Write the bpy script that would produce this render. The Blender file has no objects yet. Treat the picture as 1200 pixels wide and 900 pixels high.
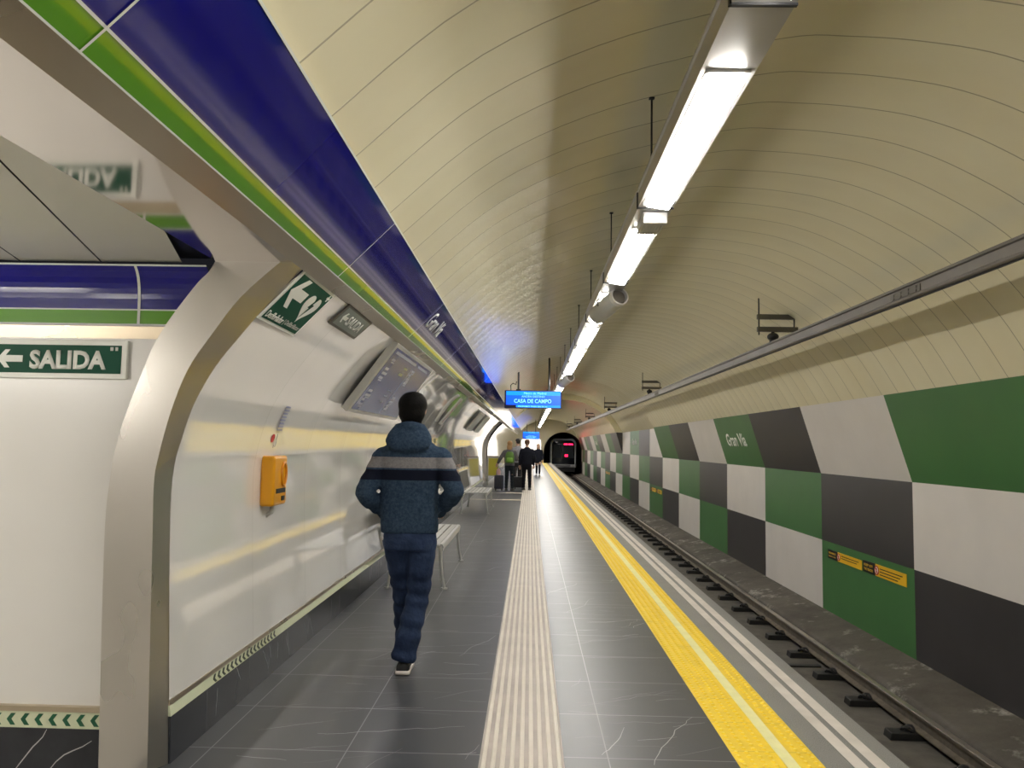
import bpy, bmesh, math, random
import numpy as np
from mathutils import Vector, Matrix, geometry

random.seed(7)
SC = bpy.context.scene
COL = SC.collection
PI = math.pi

# ------------------------------------------------------------------ camera, world, exposure
CAM_H = 1.5
def cam_basis(yaw, pitch, roll):
    f = Vector((-math.sin(yaw)*math.cos(pitch), math.cos(yaw)*math.cos(pitch), math.sin(pitch)))
    r = Vector((math.cos(yaw), math.sin(yaw), 0)); u = r.cross(f)
    c, s = math.cos(roll), math.sin(roll)
    return r*c + u*s, u*c - r*s, f
R_, U_, F_ = cam_basis(math.radians(1.41096), math.radians(4.48679), math.radians(1.0))
cam = bpy.data.cameras.new('camera'); cam.lens = 27.0; cam.sensor_width = 36.0
cam.clip_start = .05; cam.clip_end = 300
cam_ob = bpy.data.objects.new('camera', cam); COL.objects.link(cam_ob)
cam_ob.matrix_world = Matrix(((R_.x, U_.x, -F_.x, 0), (R_.y, U_.y, -F_.y, 0), (R_.z, U_.z, -F_.z, CAM_H), (0, 0, 0, 1)))
SC.camera = cam_ob
world = bpy.data.worlds.new('underground'); SC.world = world; world.use_nodes = True
world.node_tree.nodes['Background'].inputs[0].default_value = (0.01, 0.01, 0.012, 1)
world.node_tree.nodes['Background'].inputs[1].default_value = 1.0
SC.view_settings.view_transform = 'Standard'; SC.view_settings.look = 'None'
SC.view_settings.gamma = 1.0; SC.view_settings.use_curve_mapping = False
SC.view_settings.exposure = 0.12
try:
    SC.cycles.max_bounces = 14; SC.cycles.diffuse_bounces = 10; SC.cycles.glossy_bounces = 6
    SC.cycles.use_denoising = True; SC.cycles.sample_clamp_indirect = 8.0
    SC.cycles.caustics_reflective = True; SC.cycles.caustics_refractive = False
except Exception:
    pass
LAMP = 41.0          # radiance of the platform lamps
LAMP_COL = (1.0, .965, .90)

# ------------------------------------------------------------------ materials
def new_mat(name):
    m = bpy.data.materials.new(name); m.use_nodes = True
    return m, m.node_tree, m.node_tree.nodes['Principled BSDF']
def N(nt, t, **kw):
    n = nt.nodes.new(t)
    for k, v in kw.items(): setattr(n, k, v)
    return n
def math_n(nt, op, a, b=None, c=None):
    n = N(nt, 'ShaderNodeMath', operation=op)
    for i, v in enumerate((a, b, c)):
        if v is None: continue
        if isinstance(v, (int, float)): n.inputs[i].default_value = v
        else: nt.links.new(v, n.inputs[i])
    return n.outputs[0]
def mixcol(nt, f, a, b):
    n = N(nt, 'ShaderNodeMix', data_type='RGBA')
    for s, v in ((n.inputs[0], f), (n.inputs[6], a), (n.inputs[7], b)):
        if isinstance(v, (int, float)): s.default_value = v
        elif isinstance(v, tuple): s.default_value = (*v[:3], 1)
        else: nt.links.new(v, s)
    return n.outputs[2]
def noise(nt, vec, scale, detail=3, rough=.55):
    n = N(nt, 'ShaderNodeTexNoise'); n.inputs['Scale'].default_value = scale
    n.inputs['Detail'].default_value = detail; n.inputs['Roughness'].default_value = rough
    nt.links.new(vec, n.inputs['Vector']); return n.outputs['Fac']
def ramp(nt, f, a, b):
    n = N(nt, 'ShaderNodeMapRange'); n.clamp = True
    nt.links.new(f, n.inputs[0]); n.inputs[1].default_value = a; n.inputs[2].default_value = b
    return n.outputs[0]
def bump(nt, bsdf, h, strength=.3, dist=.01):
    b = N(nt, 'ShaderNodeBump'); b.inputs['Strength'].default_value = strength; b.inputs['Distance'].default_value = dist
    nt.links.new(h, b.inputs['Height']); nt.links.new(b.outputs[0], bsdf.inputs['Normal'])
def pos(nt, kind='Position'):
    if kind == 'Position': return N(nt, 'ShaderNodeNewGeometry').outputs['Position']
    return N(nt, 'ShaderNodeTexCoord').outputs['Object']
def scaled(nt, vec, s):
    n = N(nt, 'ShaderNodeMapping'); n.inputs['Scale'].default_value = s
    nt.links.new(vec, n.inputs['Vector']); return n.outputs[0]
def simple(name, col, rough=.5, metal=0., spec=.5, var=.0, vscale=6., bmp=0., bscale=40., coat=0.):
    m, nt, b = new_mat(name)
    b.inputs['Base Color'].default_value = (*col, 1); b.inputs['Roughness'].default_value = rough
    b.inputs['Metallic'].default_value = metal; b.inputs['Specular IOR Level'].default_value = spec
    if coat: b.inputs['Coat Weight'].default_value = coat; b.inputs['Coat Roughness'].default_value = .05
    p = pos(nt, 'Object')
    if var:
        f = ramp(nt, noise(nt, p, vscale), .3, .7)
        c2 = tuple(max(0, c*(1-var)) for c in col); c1 = tuple(min(1, c*(1+var*.6)) for c in col)
        nt.links.new(mixcol(nt, f, c2, c1), b.inputs['Base Color'])
    if bmp: bump(nt, b, noise(nt, p, bscale), bmp, .01)
    return m
def emit(name, col, strength, base=(.02, .02, .02)):
    m, nt, b = new_mat(name)
    b.inputs['Base Color'].default_value = (*base, 1); b.inputs['Roughness'].default_value = .3
    b.inputs['Emission Color'].default_value = (*col, 1); b.inputs['Emission Strength'].default_value = strength
    return m

M = {}
def build_materials():
    # cream vault panels: one narrow joint every 0.385 m, each panel a little pillowed
    m, nt, b = new_mat('cream_vault_panels'); p = pos(nt)
    sx = N(nt, 'ShaderNodeSeparateXYZ'); nt.links.new(p, sx.inputs[0])
    fr = math_n(nt, 'FRACT', math_n(nt, 'DIVIDE', math_n(nt, 'ADD', sx.outputs[1], 40.08), .385))
    d = math_n(nt, 'ABSOLUTE', math_n(nt, 'SUBTRACT', fr, .5))
    line = ramp(nt, d, .484, .493)
    stain = ramp(nt, noise(nt, scaled(nt, p, (.6, .9, .6)), 2.0, 4), .35, .75)
    c = mixcol(nt, stain, (.88, .82, .60), (.84, .77, .545))
    nt.links.new(mixcol(nt, line, c, (.46, .42, .29)), b.inputs['Base Color'])
    b.inputs['Roughness'].default_value = .20; b.inputs['Specular IOR Level'].default_value = .5
    h = math_n(nt, 'SUBTRACT', math_n(nt, 'MULTIPLY', math_n(nt, 'COSINE', math_n(nt, 'MULTIPLY', d, 2*PI)), -.35), math_n(nt, 'MULTIPLY', line, .6))
    bump(nt, b, h, .5, .006)
    M['vault'] = m
    # glossy white wall panels
    m, nt, b = new_mat('white_enamel_wall'); p = pos(nt)
    sx = N(nt, 'ShaderNodeSeparateXYZ'); nt.links.new(p, sx.inputs[0])
    fr = math_n(nt, 'FRACT', math_n(nt, 'DIVIDE', math_n(nt, 'ADD', sx.outputs[1], 100-4.45+.545), 1.09))
    d = math_n(nt, 'ABSOLUTE', math_n(nt, 'SUBTRACT', fr, .5))
    line = ramp(nt, math_n(nt, 'SUBTRACT', .5, d), .0038, .0015)
    inv = math_n(nt, 'MULTIPLY', ramp(nt, d, .0, .003), 1.0)
    line = math_n(nt, 'SUBTRACT', 1.0, inv)
    nt.links.new(mixcol(nt, line, (.80, .785, .755), (.52, .50, .46)), b.inputs['Base Color'])
    b.inputs['Roughness'].default_value = .06; b.inputs['Coat Weight'].default_value = 1.0; b.inputs['Coat Roughness'].default_value = .04; b.inputs['Coat IOR'].default_value = 1.6
    b.inputs['Specular IOR Level'].default_value = .6
    h = noise(nt, scaled(nt, p, (1, .9, .5)), 1.6, 1)
    pil = math_n(nt, 'MULTIPLY', ramp(nt, d, .0, .12), .35)
    bump(nt, b, math_n(nt, 'ADD', h, pil), .22, .02)
    M['white_wall'] = m
    M['white_flat'] = simple('white_corridor_panels', (.80, .785, .76), .25, var=.03, vscale=1.5)
    M['white_paint'] = simple('white_paint', (.80, .79, .76), .35)
    # slate floor
    m, nt, b = new_mat('slate_floor'); p = pos(nt)
    sx = N(nt, 'ShaderNodeSeparateXYZ'); nt.links.new(p, sx.inputs[0])
    x, y = sx.outputs[0], sx.outputs[1]
    fr = math_n(nt, 'FRACT', math_n(nt, 'DIVIDE', math_n(nt, 'ADD', y, 30-3.84), .6))
    d = math_n(nt, 'ABSOLUTE', math_n(nt, 'SUBTRACT', fr, .5))
    g = ramp(nt, d, .493, .4965)
    for xl in (-1.53, -.868, .40, 1.02):
        g = math_n(nt, 'MAXIMUM', g, ramp(nt, math_n(nt, 'ABSOLUTE', math_n(nt, 'SUBTRACT', x, xl)), .0035, .002))
    cl = ramp(nt, noise(nt, scaled(nt, p, (1, 1.6, 1)), 3.5, 5, .6), .3, .75)
    # every tile its own tone
    tid = N(nt, 'ShaderNodeTexWhiteNoise', noise_dimensions='2D')
    cx = N(nt, 'ShaderNodeCombineXYZ')
    nt.links.new(math_n(nt, 'FLOOR', math_n(nt, 'DIVIDE', math_n(nt, 'ADD', x, 30.868), .635)), cx.inputs[0])
    nt.links.new(math_n(nt, 'FLOOR', math_n(nt, 'DIVIDE', math_n(nt, 'ADD', y, 30-3.84+.0), .6)), cx.inputs[1])
    nt.links.new(cx.outputs[0], tid.inputs['Vector'])
    base = mixcol(nt, cl, (.036, .039, .045), (.046, .049, .056))
    base = mixcol(nt, math_n(nt, 'MULTIPLY', tid.outputs['Value'], .3), base, (.060, .063, .071))
    base = mixcol(nt, math_n(nt, 'MULTIPLY', g, .75), base, (.30, .30, .31))
    nt.links.new(base, b.inputs['Base Color'])
    rr = N(nt, 'ShaderNodeMapRange'); nt.links.new(cl, rr.inputs[0]); rr.inputs[3].default_value = .36; rr.inputs[4].default_value = .40
    nt.links.new(rr.outputs[0], b.inputs['Roughness']); b.inputs['Specular IOR Level'].default_value = .7
    M['slate'] = m
    # dark marble skirting
    m, nt, b = new_mat('dark_marble'); p = pos(nt)
    sx = N(nt, 'ShaderNodeSeparateXYZ'); nt.links.new(p, sx.inputs[0])
    fr = math_n(nt, 'FRACT', math_n(nt, 'DIVIDE', math_n(nt, 'ADD', math_n(nt, 'ADD', sx.outputs[1], sx.outputs[0]), 30.), .6))
    d = math_n(nt, 'ABSOLUTE', math_n(nt, 'SUBTRACT', fr, .5))
    c = mixcol(nt, ramp(nt, noise(nt, p, 5, 4), .3, .7), (.012, .014, .020), (.026, .029, .036))
    nt.links.new(mixcol(nt, ramp(nt, d, .494, .497), c, (.10, .10, .10)), b.inputs['Base Color'])
    b.inputs['Roughness'].default_value = .2
    M['marble'] = m
    # granite edge
    m, nt, b = new_mat('granite_edge'); p = pos(nt)
    f = ramp(nt, noise(nt, p, 160, 2), .35, .65)
    c = mixcol(nt, f, (.12, .12, .116), (.26, .255, .245))
    c = mixcol(nt, ramp(nt, noise(nt, p, 4, 4), .35, .7), c, (.21, .205, .195))
    nt.links.new(c, b.inputs['Base Color']); b.inputs['Roughness'].default_value = .5
    M['granite'] = m
    # yellow tactile
    m, nt, b = new_mat('yellow_tactile'); p = pos(nt)
    sx = N(nt, 'ShaderNodeSeparateXYZ'); nt.links.new(p, sx.inputs[0])
    fr = math_n(nt, 'FRACT', math_n(nt, 'DIVIDE', math_n(nt, 'ADD', sx.outputs[1], 30.-3.97), .4))
    d = math_n(nt, 'ABSOLUTE', math_n(nt, 'SUBTRACT', fr, .5))
    dirt = ramp(nt, noise(nt, p, 9, 5), .45, .8)
    c = mixcol(nt, math_n(nt, 'MULTIPLY', dirt, .45), (.86, .61, .035), (.62, .44, .04))
    nt.links.new(mixcol(nt, math_n(nt, 'MULTIPLY', ramp(nt, d, .490, .496), .6), c, (.35, .25, .03)), b.inputs['Base Color'])
    b.inputs['Roughness'].default_value = .42
    M['yellow'] = m
    M['dome_highlight'] = simple('yellow_dome_highlight', (.95, .76, .16), .35, var=.08, vscale=8)  # paler yellow paints the highlights onto the dome tops
    M['yellow_pale'] = simple('pale_luminous_line', (.84, .80, .42), .4, var=.08, vscale=10)
    M['rib_light'] = simple('tactile_rib', (.68, .63, .56), .55, var=.10, vscale=3)
    M['rib_dark'] = simple('tactile_groove', (.44, .39, .36), .6, var=.15, vscale=4)
    M['line_white'] = simple('edge_line_white', (.62, .57, .53), .5, var=.12, vscale=5)
    # concrete
    m, nt, b = new_mat('grimy_concrete'); p = pos(nt)
    f = ramp(nt, noise(nt, p, 1.8, 6, .65), .3, .72)
    c = mixcol(nt, f, (.058, .050, .042), (.125, .112, .095))
    spots = math_n(nt, 'MULTIPLY', ramp(nt, noise(nt, p, 1.5, 5, .7), .53, .62), ramp(nt, noise(nt, p, 7, 5, .7), .46, .60))
    c = mixcol(nt, math_n(nt, 'MULTIPLY', spots, .75), c, (.42, .40, .37))
    nt.links.new(c, b.inputs['Base Color']); b.inputs['Roughness'].default_value = .8
    bump(nt, b, noise(nt, p, 12, 5), .4, .02)
    M['concrete'] = m
    M['bed'] = simple('dusty_track_bed', (.105, .095, .084), .85, var=.25, vscale=5, bmp=.3)
    M['rail_steel'] = simple('rail_steel', (.17, .145, .115), .5, .45, var=.3, vscale=12)
    M['rail_top'] = simple('worn_rail_head', (.40, .36, .30), .35, .8, var=.2, vscale=5)
    M['pale_floor'] = simple('pale_bounce_floor', (.42, .40, .37), .4, var=.08, vscale=14)  # unseen corridor floor, made pale to bounce light up to the ceiling
    M['vein'] = simple('white_vein', (.42, .42, .43), .35)
    M['vein_faint'] = simple('faint_vein', (.20, .20, .21), .35)
    M['black_rubber'] = simple('black_rubber', (.012, .012, .012), .55)
    M['black_metal'] = simple('black_metal', (.018, .018, .020), .45)
    # brushed stainless
    def steel(name, col, rough, sc, var=.12):
        m, nt, b = new_mat(name); p = pos(nt)
        f = noise(nt, scaled(nt, p, sc), 1.0, 3)
        b.inputs['Metallic'].default_value = 1.0
        nt.links.new(mixcol(nt, ramp(nt, f, .3, .7), tuple(c*(1-var) for c in col), tuple(min(1, c*(1+var)) for c in col)), b.inputs['Base Color'])
        rr = N(nt, 'ShaderNodeMapRange'); nt.links.new(f, rr.inputs[0]); rr.inputs[3].default_value = rough*.75; rr.inputs[4].default_value = rough*1.3
        nt.links.new(rr.outputs[0], b.inputs['Roughness'])
        return m
    M['steel'] = steel('brushed_stainless', (.66, .64, .61), .30, (3, 60, 60))
    M['steel_frame'] = steel('portal_stainless', (.60, .575, .54), .28, (2, 2, 1.0), .03)
    M['steel_mirror'] = steel('polished_stainless_soffit', (.78, .74, .71), .07, (2, 2, 2), .02)
    M['steel_trim'] = steel('stainless_trim', (.56, .48, .36), .28, (1, 1, 1), .03)
    M['steel_bench'] = simple('bench_steel', (.56, .56, .55), .38, .6)
    M['bench_back'] = simple('perforated_dark_steel', (.085, .08, .076), .45, .3)
    M['alu'] = simple('aluminium_housing', (.52, .51, .50), .38, .75, var=.08, vscale=3)
    M['alu_pale'] = simple('pale_aluminium', (.66, .65, .63), .35, .5)
    M['alu_dark'] = simple('dull_aluminium_rail', (.15, .135, .12), .45, .4, var=.15, vscale=2)
    M['galv'] = simple('galvanised_bracket', (.13, .12, .10), .5, .6)
    M['lamp'] = emit('lamp_diffuser', LAMP_COL, LAMP, (.8, .8, .8))
    M['tube'] = emit('corridor_tube', (1.0, .95, .87), 62.0, (.8, .8, .8))
    M['end_tube'] = emit('far_corridor_tube', (1.0, .96, .9), 40.0, (.8, .8, .8))
    M['blue'] = simple('blue_enamel', (.008, .007, .20), .06, spec=.6, coat=.5)
    M['green'] = simple('green_enamel', (.115, .33, .022), .06, spec=.6, coat=.5)
    M['blue_satin'] = simple('corridor_blue_enamel', (.008, .007, .22), .13, spec=.35)
    M['green_satin'] = simple('corridor_green_enamel', (.12, .34, .022), .2, spec=.3)
    M['joint'] = simple('panel_joint_white', (.78, .80, .76), .4)
    M['p_green'] = simple('checker_green', (.052, .165, .050), .42, var=.08, vscale=1.5)
    M['p_white'] = simple('checker_grey_white', (.68, .645, .62), .42, var=.05, vscale=1.5)
    M['p_dark'] = simple('checker_charcoal', (.038, .035, .038), .42, var=.12, vscale=1.5)
    M['sign_green'] = simple('sign_green', (.003, .070, .038), .5, spec=.15)
    M['sign_faded'] = simple('sign_faded_green', (.13, .16, .135), .35)
    M['sign_white'] = simple('sign_white', (.82, .83, .78), .4)
    M['sign_grey'] = simple('sign_grey', (.50, .50, .46), .4)
    M['lumi'] = simple('photoluminescent_strip', (.66, .70, .50), .4)
    M['chev'] = simple('chevron_green', (.008, .10, .045), .4)
    M['chev_dark'] = simple('chevron_dark', (.02, .035, .02), .4)
    M['board_blue'] = simple('board_slate_blue', (.085, .10, .235), .22)
    M['board_text'] = simple('board_text_pale', (.36, .38, .46), .3)
    M['board_yellow'] = simple('board_text_yellow', (.45, .45, .22), .3)
    M['frame_grey'] = simple('frame_grey', (.50, .49, .45), .35, .3)
    M['orange'] = simple('amber_plastic', (.78, .34, .006), .3, coat=.3)
    M['orange_dark'] = simple('amber_plastic_dark', (.62, .24, .004), .35)  # darker amber for the receiver ring
    M['black'] = simple('black_plastic', (.012, .012, .014), .4)
    M['red'] = simple('red_print', (.55, .03, .03), .4)
    M['print_blue'] = simple('grey_blue_print', (.24, .25, .38), .5)
    M['sign_yellow'] = simple('warning_yellow', (.80, .47, .015), .4)
    M['warn_black'] = simple('warning_black', (.010, .010, .010), .4)
    M['screen'] = emit('blue_screen', (.0, .065, 1.0), 2.2, (.0, .02, .1))
    M['screen_band'] = emit('blue_screen_band', (.0, .20, 1.0), 2.0, (.0, .02, .1))
    M['screen_text'] = emit('cyan_text', (.30, .95, 1.0), 1.3)
    M['screen_frame'] = simple('screen_frame_navy', (.010, .012, .05), .3)
    M['train_red'] = emit('red_matrix', (1.0, .01, .06), 5.0)
    M['train_light'] = emit('train_marker', (.9, .95, 1.0), 2.0)
    M['train_body'] = simple('train_white_paint', (.75, .77, .82), .25)
    M['train_mask'] = simple('train_black_mask', (.012, .014, .022), .18)
    M['train_glass'] = simple('train_dark_glass', (.03, .036, .05), .06)
    M['train_grey'] = simple('train_bumper_grey', (.30, .31, .33), .4)
    M['tunnel'] = simple('dark_tunnel_lining', (.012, .012, .014), .9)  # even near-black lining of the tunnel
    M['speaker'] = simple('speaker_grey', (.52, .52, .49), .4)
    M['ribbed'] = simple('ribbed_plastic', (.62, .60, .54), .3)
    M['endwall'] = simple('end_wall_cream', (.50, .46, .34), .6, var=.08, vscale=1)
build_materials()

# ------------------------------------------------------------------ mesh helpers
class MB:
    def __init__(s): s.v, s.f, s.mi, s.k = [], [], [], 0
    def mat(s, k): s.k = k; return s
    def add(s, vs, fs):
        o = len(s.v); s.v += [tuple(v) for v in vs]
        for f in fs: s.f.append(tuple(i+o for i in f)); s.mi.append(s.k)
        return s
    def box(s, x0, x1, y0, y1, z0, z1):
        vs = [(x, y, z) for z in (z0, z1) for y in (y0, y1) for x in (x0, x1)]
        return s.add(vs, [(0, 2, 3, 1), (4, 5, 7, 6), (0, 1, 5, 4), (2, 6, 7, 3), (0, 4, 6, 2), (1, 3, 7, 5)])
    def obox(s, c, ax, ay, az):   # centre, three half-axis vectors
        c, ax, ay, az = map(Vector, (c, ax, ay, az))
        vs = [c+ax*i+ay*j+az*k for k in (-1, 1) for j in (-1, 1) for i in (-1, 1)]
        return s.add(vs, [(0, 2, 3, 1), (4, 5, 7, 6), (0, 1, 5, 4), (2, 6, 7, 3), (0, 4, 6, 2), (1, 3, 7, 5)])
    def quad(s, a, b, c, d): return s.add([a, b, c, d], [(0, 1, 2, 3)])
    def sheet(s, prof, y0, y1, ny=1):     # open profile [(x,z)] swept along y
        n = len(prof); vs = [(x, y0+(y1-y0)*j/ny, z) for j in range(ny+1) for x, z in prof]
        return s.add(vs, [(j*n+i, j*n+i+1, (j+1)*n+i+1, (j+1)*n+i) for j in range(ny) for i in range(n-1)])
    def prism(s, prof, y0, y1):           # closed profile [(x,z)] swept along y
        n = len(prof); vs = [(x, y0, z) for x, z in prof]+[(x, y1, z) for x, z in prof]
        return s.add(vs, [(i, (i+1) % n, n+(i+1) % n, n+i) for i in range(n)]+[tuple(range(n))[::-1], tuple(range(n, 2*n))])
    def rings(s, rs, cap=True, close=True):
        n = len(rs[0]); vs = [p for r in rs for p in r]; fs = []
        for j in range(len(rs)-1):
            for i in range(n if close else n-1):
                fs.append((j*n+i, j*n+(i+1) % n, (j+1)*n+(i+1) % n, (j+1)*n+i))
        if cap: fs += [tuple(range(n))[::-1], tuple(range((len(rs)-1)*n, len(rs)*n))]
        return s.add(vs, fs)
    def tube(s, pts, r, n=10, flat=None):
        pts = [Vector(p) for p in pts]; rr = r if isinstance(r, (list, tuple)) else [r]*len(pts)
        rs = []; ref = None
        for i, p in enumerate(pts):
            t = (pts[min(i+1, len(pts)-1)]-pts[max(i-1, 0)]).normalized()
            if ref is None:
                ref = Vector((0, 1, 0)) if abs(t.y) < .8 else Vector((1, 0, 0))
            a = (ref-t*ref.dot(t)).normalized(); b = t.cross(a); ref = a
            q = rr[i]; qa, qb = q if isinstance(q, (list, tuple)) else (q, q)
            rs.append([p+a*qa*math.cos(2*PI*k/n)+b*qb*math.sin(2*PI*k/n) for k in range(n)])
        return s.rings(rs)
    def ell(s, c, r, nu=20, nv=12):
        c = Vector(c); rs = []
        for j in range(nv+1):
            th = PI*(.02+.96*j/nv)
            rs.append([c+Vector((r[0]*math.sin(th)*math.cos(2*PI*i/nu), r[1]*math.sin(th)*math.sin(2*PI*i/nu), -r[2]*math.cos(th))) for i in range(nu)])
        return s.rings(rs)
    def poly(s, pts2, org, u, v, n=None, t=.0):  # flat polygon in the frame (org, u, v); with thickness t along n
        org, u, v = Vector(org), Vector(u), Vector(v)
        P = [org+u*a+v*b for a, b in pts2]
        if not t: return s.add(P, [tuple(range(len(P)))])
        n = Vector(n); k = len(P)
        return s.add(P+[p+n*t for p in P], [tuple(range(k))[::-1], tuple(range(k, 2*k))]+[(i, (i+1) % k, k+(i+1) % k, k+i) for i in range(k)])
    def build(s, name, mats, parent=None, smooth=False, bevel=0, fix=True, org=None):
        me = bpy.data.meshes.new(name); o_ = Vector(org) if org else Vector((0, 0, 0))
        if parent is not None and org is None: o_ = Vector((0, 0, 0))
        me.from_pydata([tuple(Vector(v)-o_) for v in s.v], [], s.f)
        if not isinstance(mats, (list, tuple)): mats = [mats]
        for m in mats: me.materials.append(m)
        me.polygons.foreach_set('material_index', s.mi)
        if fix:
            bm = bmesh.new(); bm.from_mesh(me); bmesh.ops.recalc_face_normals(bm, faces=bm.faces); bm.to_mesh(me); bm.free()
        if smooth:
            me.polygons.foreach_set('use_smooth', [True]*len(me.polygons))
            if smooth != 'all':
                me.set_sharp_from_angle(angle=math.radians(40))
        me.update()
        o = bpy.data.objects.new(name, me); COL.objects.link(o)
        if parent is not None: o.parent = parent
        elif org: o.location = o_
        if bevel:
            b = o.modifiers.new('bevel', 'BEVEL'); b.width = bevel; b.segments = 3; b.limit_method = 'ANGLE'
        return o
def tag(o, label=None, cat=None, group=None, kind=None):
    for k, v in (('label', label), ('category', cat), ('group', group), ('kind', kind)):
        if v: o[k] = v
    return o
def struct(o): o['kind'] = 'structure'; return o
def thing(name, loc, label, cat, group=None, rz=0):
    o = bpy.data.objects.new(name, None); COL.objects.link(o); o.empty_display_size = .1
    o.location = loc; o.rotation_euler = (0, 0, rz); tag(o, label, cat, group); return o
def kids(o): return [c for c in COL.objects if c.parent == o]
def dup(root, loc, label=None, group=None):
    r = root.copy(); COL.objects.link(r); r.location = loc
    if label: r['label'] = label
    if group: r['group'] = group
    for ch in kids(root):
        c = ch.copy(); COL.objects.link(c); c.parent = r
        for g in kids(ch):
            d = g.copy(); COL.objects.link(d); d.parent = c
    return r
def frame(org, u, v):     # matrix whose x is u, y is v, z is their normal
    u = Vector(u).normalized(); v = Vector(v); v = (v-u*v.dot(u)).normalized(); n = u.cross(v); o = Vector(org)
    return Matrix(((u.x, v.x, n.x, o.x), (u.y, v.y, n.y, o.y), (u.z, v.z, n.z, o.z), (0, 0, 0, 1)))
def text(name, body, mat, org, u, v, w, h, parent=None, bold=.0, lift=.002, thick=.0015, inv=None):
    """lettering whose lower left corner is org, w wide along u and h tall along v"""
    cu = bpy.data.curves.new(name, 'FONT'); cu.body = body; cu.size = 1.0; cu.offset = bold; cu.resolution_u = 3
    ob = bpy.data.objects.new(name, cu); COL.objects.link(ob)
    dg = bpy.context.evaluated_depsgraph_get(); dg.update()
    me = bpy.data.meshes.new_from_object(ob.evaluated_get(dg)); bpy.data.objects.remove(ob); bpy.data.curves.remove(cu)
    co = np.empty(len(me.vertices)*3); me.vertices.foreach_get('co', co); co = co.reshape(-1, 3)
    lo, hi = co.min(0), co.max(0)
    bm = bmesh.new(); bm.from_mesh(me)
    ext = bmesh.ops.extrude_face_region(bm, geom=bm.faces[:])
    for vv in [g for g in ext['geom'] if isinstance(g, bmesh.types.BMVert)]: vv.co.z += 1
    mt = frame(org, u, v)
    for vv in bm.verts:
        vv.co = mt @ Vector(((vv.co.x-lo[0])/(hi[0]-lo[0])*w, (vv.co.y-lo[1])/(hi[1]-lo[1])*h, lift-.001+vv.co.z*thick))
    bmesh.ops.recalc_face_normals(bm, faces=bm.faces)
    bm.to_mesh(me); bm.free(); me.name = name
    me.materials.clear(); me.materials.append(mat)
    o = bpy.data.objects.new(name, me); COL.objects.link(o)
    if parent is not None:
        o.parent = parent
        if inv is None: me.transform(Matrix.Translation(-parent.location))
    return o
def catmull(pts, n=6):
    out = []; P = [pts[0]]+list(pts)+[pts[-1]]
    for i in range(1, len(P)-2):
        for k in range(n):
            t = k/n; a = [0]*len(pts[0])
            for d in range(len(pts[0])):
                p0, p1, p2, p3 = P[i-1][d], P[i][d], P[i+1][d], P[i+2][d]
                a[d] = .5*(2*p1+(p2-p0)*t+(2*p0-5*p1+4*p2-p3)*t*t+(3*p1-p0-3*p2+p3)*t**3)
            out.append(tuple(a))
    out.append(tuple(pts[-1])); return out

# ------------------------------------------------------------------ the station: key lines (metres; camera over x=0, track along +y)
Y0, Y1 = -12.0, 64.0
VAULT = catmull([(-.92, 2.46), (-.72, 2.67), (-.218, 3.095), (.43, 3.395), (1.248, 3.592), (1.615, 3.607), (2.004, 3.578), (2.385, 3.506), (2.8, 3.34), (3.3, 3.03), (3.7, 2.6), (3.997, 2.129)], 5)
RAISED = catmull([(-.92, 2.46), (-.72, 2.67), (-.25, 3.2), (.43, 3.62), (1.2, 3.86), (1.8, 3.88), (2.5, 3.72), (3.2, 3.36), (3.8, 2.85), (4.3, 2.129)], 5)
KW = .975
def kw(p): return (p[0]*KW, 1.5+(p[1]-1.5)*KW)
def kw3(p): return (p[0]*KW, p[1]*KW, 1.5+(p[2]-1.5)*KW)
WALL = catmull([kw(p) for p in [(-1.702, .25), (-1.735, .9), (-1.745, 1.3), (-1.71, 1.515), (-1.655, 1.685), (-1.565, 1.85), (-1.45, 2.01), (-1.295, 2.2), (-1.13, 2.345)]], 4)
PITCH, COL0 = 2.71, 8.79
NICHE = (COL0+6*PITCH, COL0+10*PITCH)
OPEN_B = (27.4, 31.0)

# platform floor and its strips
m = MB(); m.box(-1.78, -.218, Y0, Y1, -.12, 0); m.box(.186, 1.015, Y0, Y1, -.12, 0)
m.box(-.218, .186, Y0, Y1, -.12, -.006)
vr = random.Random(11)
def vein_strip(m, org, u, v, n, pts, w):
    org, u, v, n = Vector(org), Vector(u), Vector(v), Vector(n)
    P = [org+u*a+v*b+n*.0006 for a, b in pts]; k = len(P)
    for i in range(k-1):
        d = (P[i+1]-P[i]).normalized(); q = d.cross(n)
        wa = w*(.35+.65*math.sin(PI*(i+.3)/(k-.4))); wb = w*(.35+.65*math.sin(PI*min(1, (i+1.3)/(k-.4))))
        m.quad(P[i]-q*wa, P[i]+q*wa, P[i+1]+q*wb, P[i+1]-q*wb)
def vein_path(a, b, L, ang, step=.07, jit=.35):
    pts = [(a, b)]; t = 0
    while t < L:
        st = step*(.5+vr.random()); an = ang+vr.uniform(-jit, jit)
        a += st*math.cos(an); b += st*math.sin(an); t += st; pts.append((a, b))
    return pts
for k in range(330):
    yy = 2.6+vr.random()**1.3*20; left = vr.random() < .5
    xa, xb = (-1.52, -.225) if left else (.195, 1.008)
    L = vr.choice((.12, .25, .4, .7)); ang = vr.choice((.15, .3, -.12, .45, PI+.25, 1.1, .05))
    pp = [q for q in vein_path(vr.uniform(xa, xb), yy, L, ang) if xa < q[0] < xb]
    if len(pp) > 2: vein_strip(m.mat(1 if vr.random() < .45 else 2), (0, 0, 0), (1, 0, 0), (0, 1, 0), (0, 0, 1), pp, vr.choice((.0012, .0018, .0026)))
struct(m.build('floor', [M['slate'], M['vein'], M['vein_faint']]))
m = MB(); x0, x1 = -.218, .186; n = 9; w = (x1-x0)/n
m.mat(1).box(x0, x1, Y0, Y1, -.006, -.001)
m.mat(0)
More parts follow.
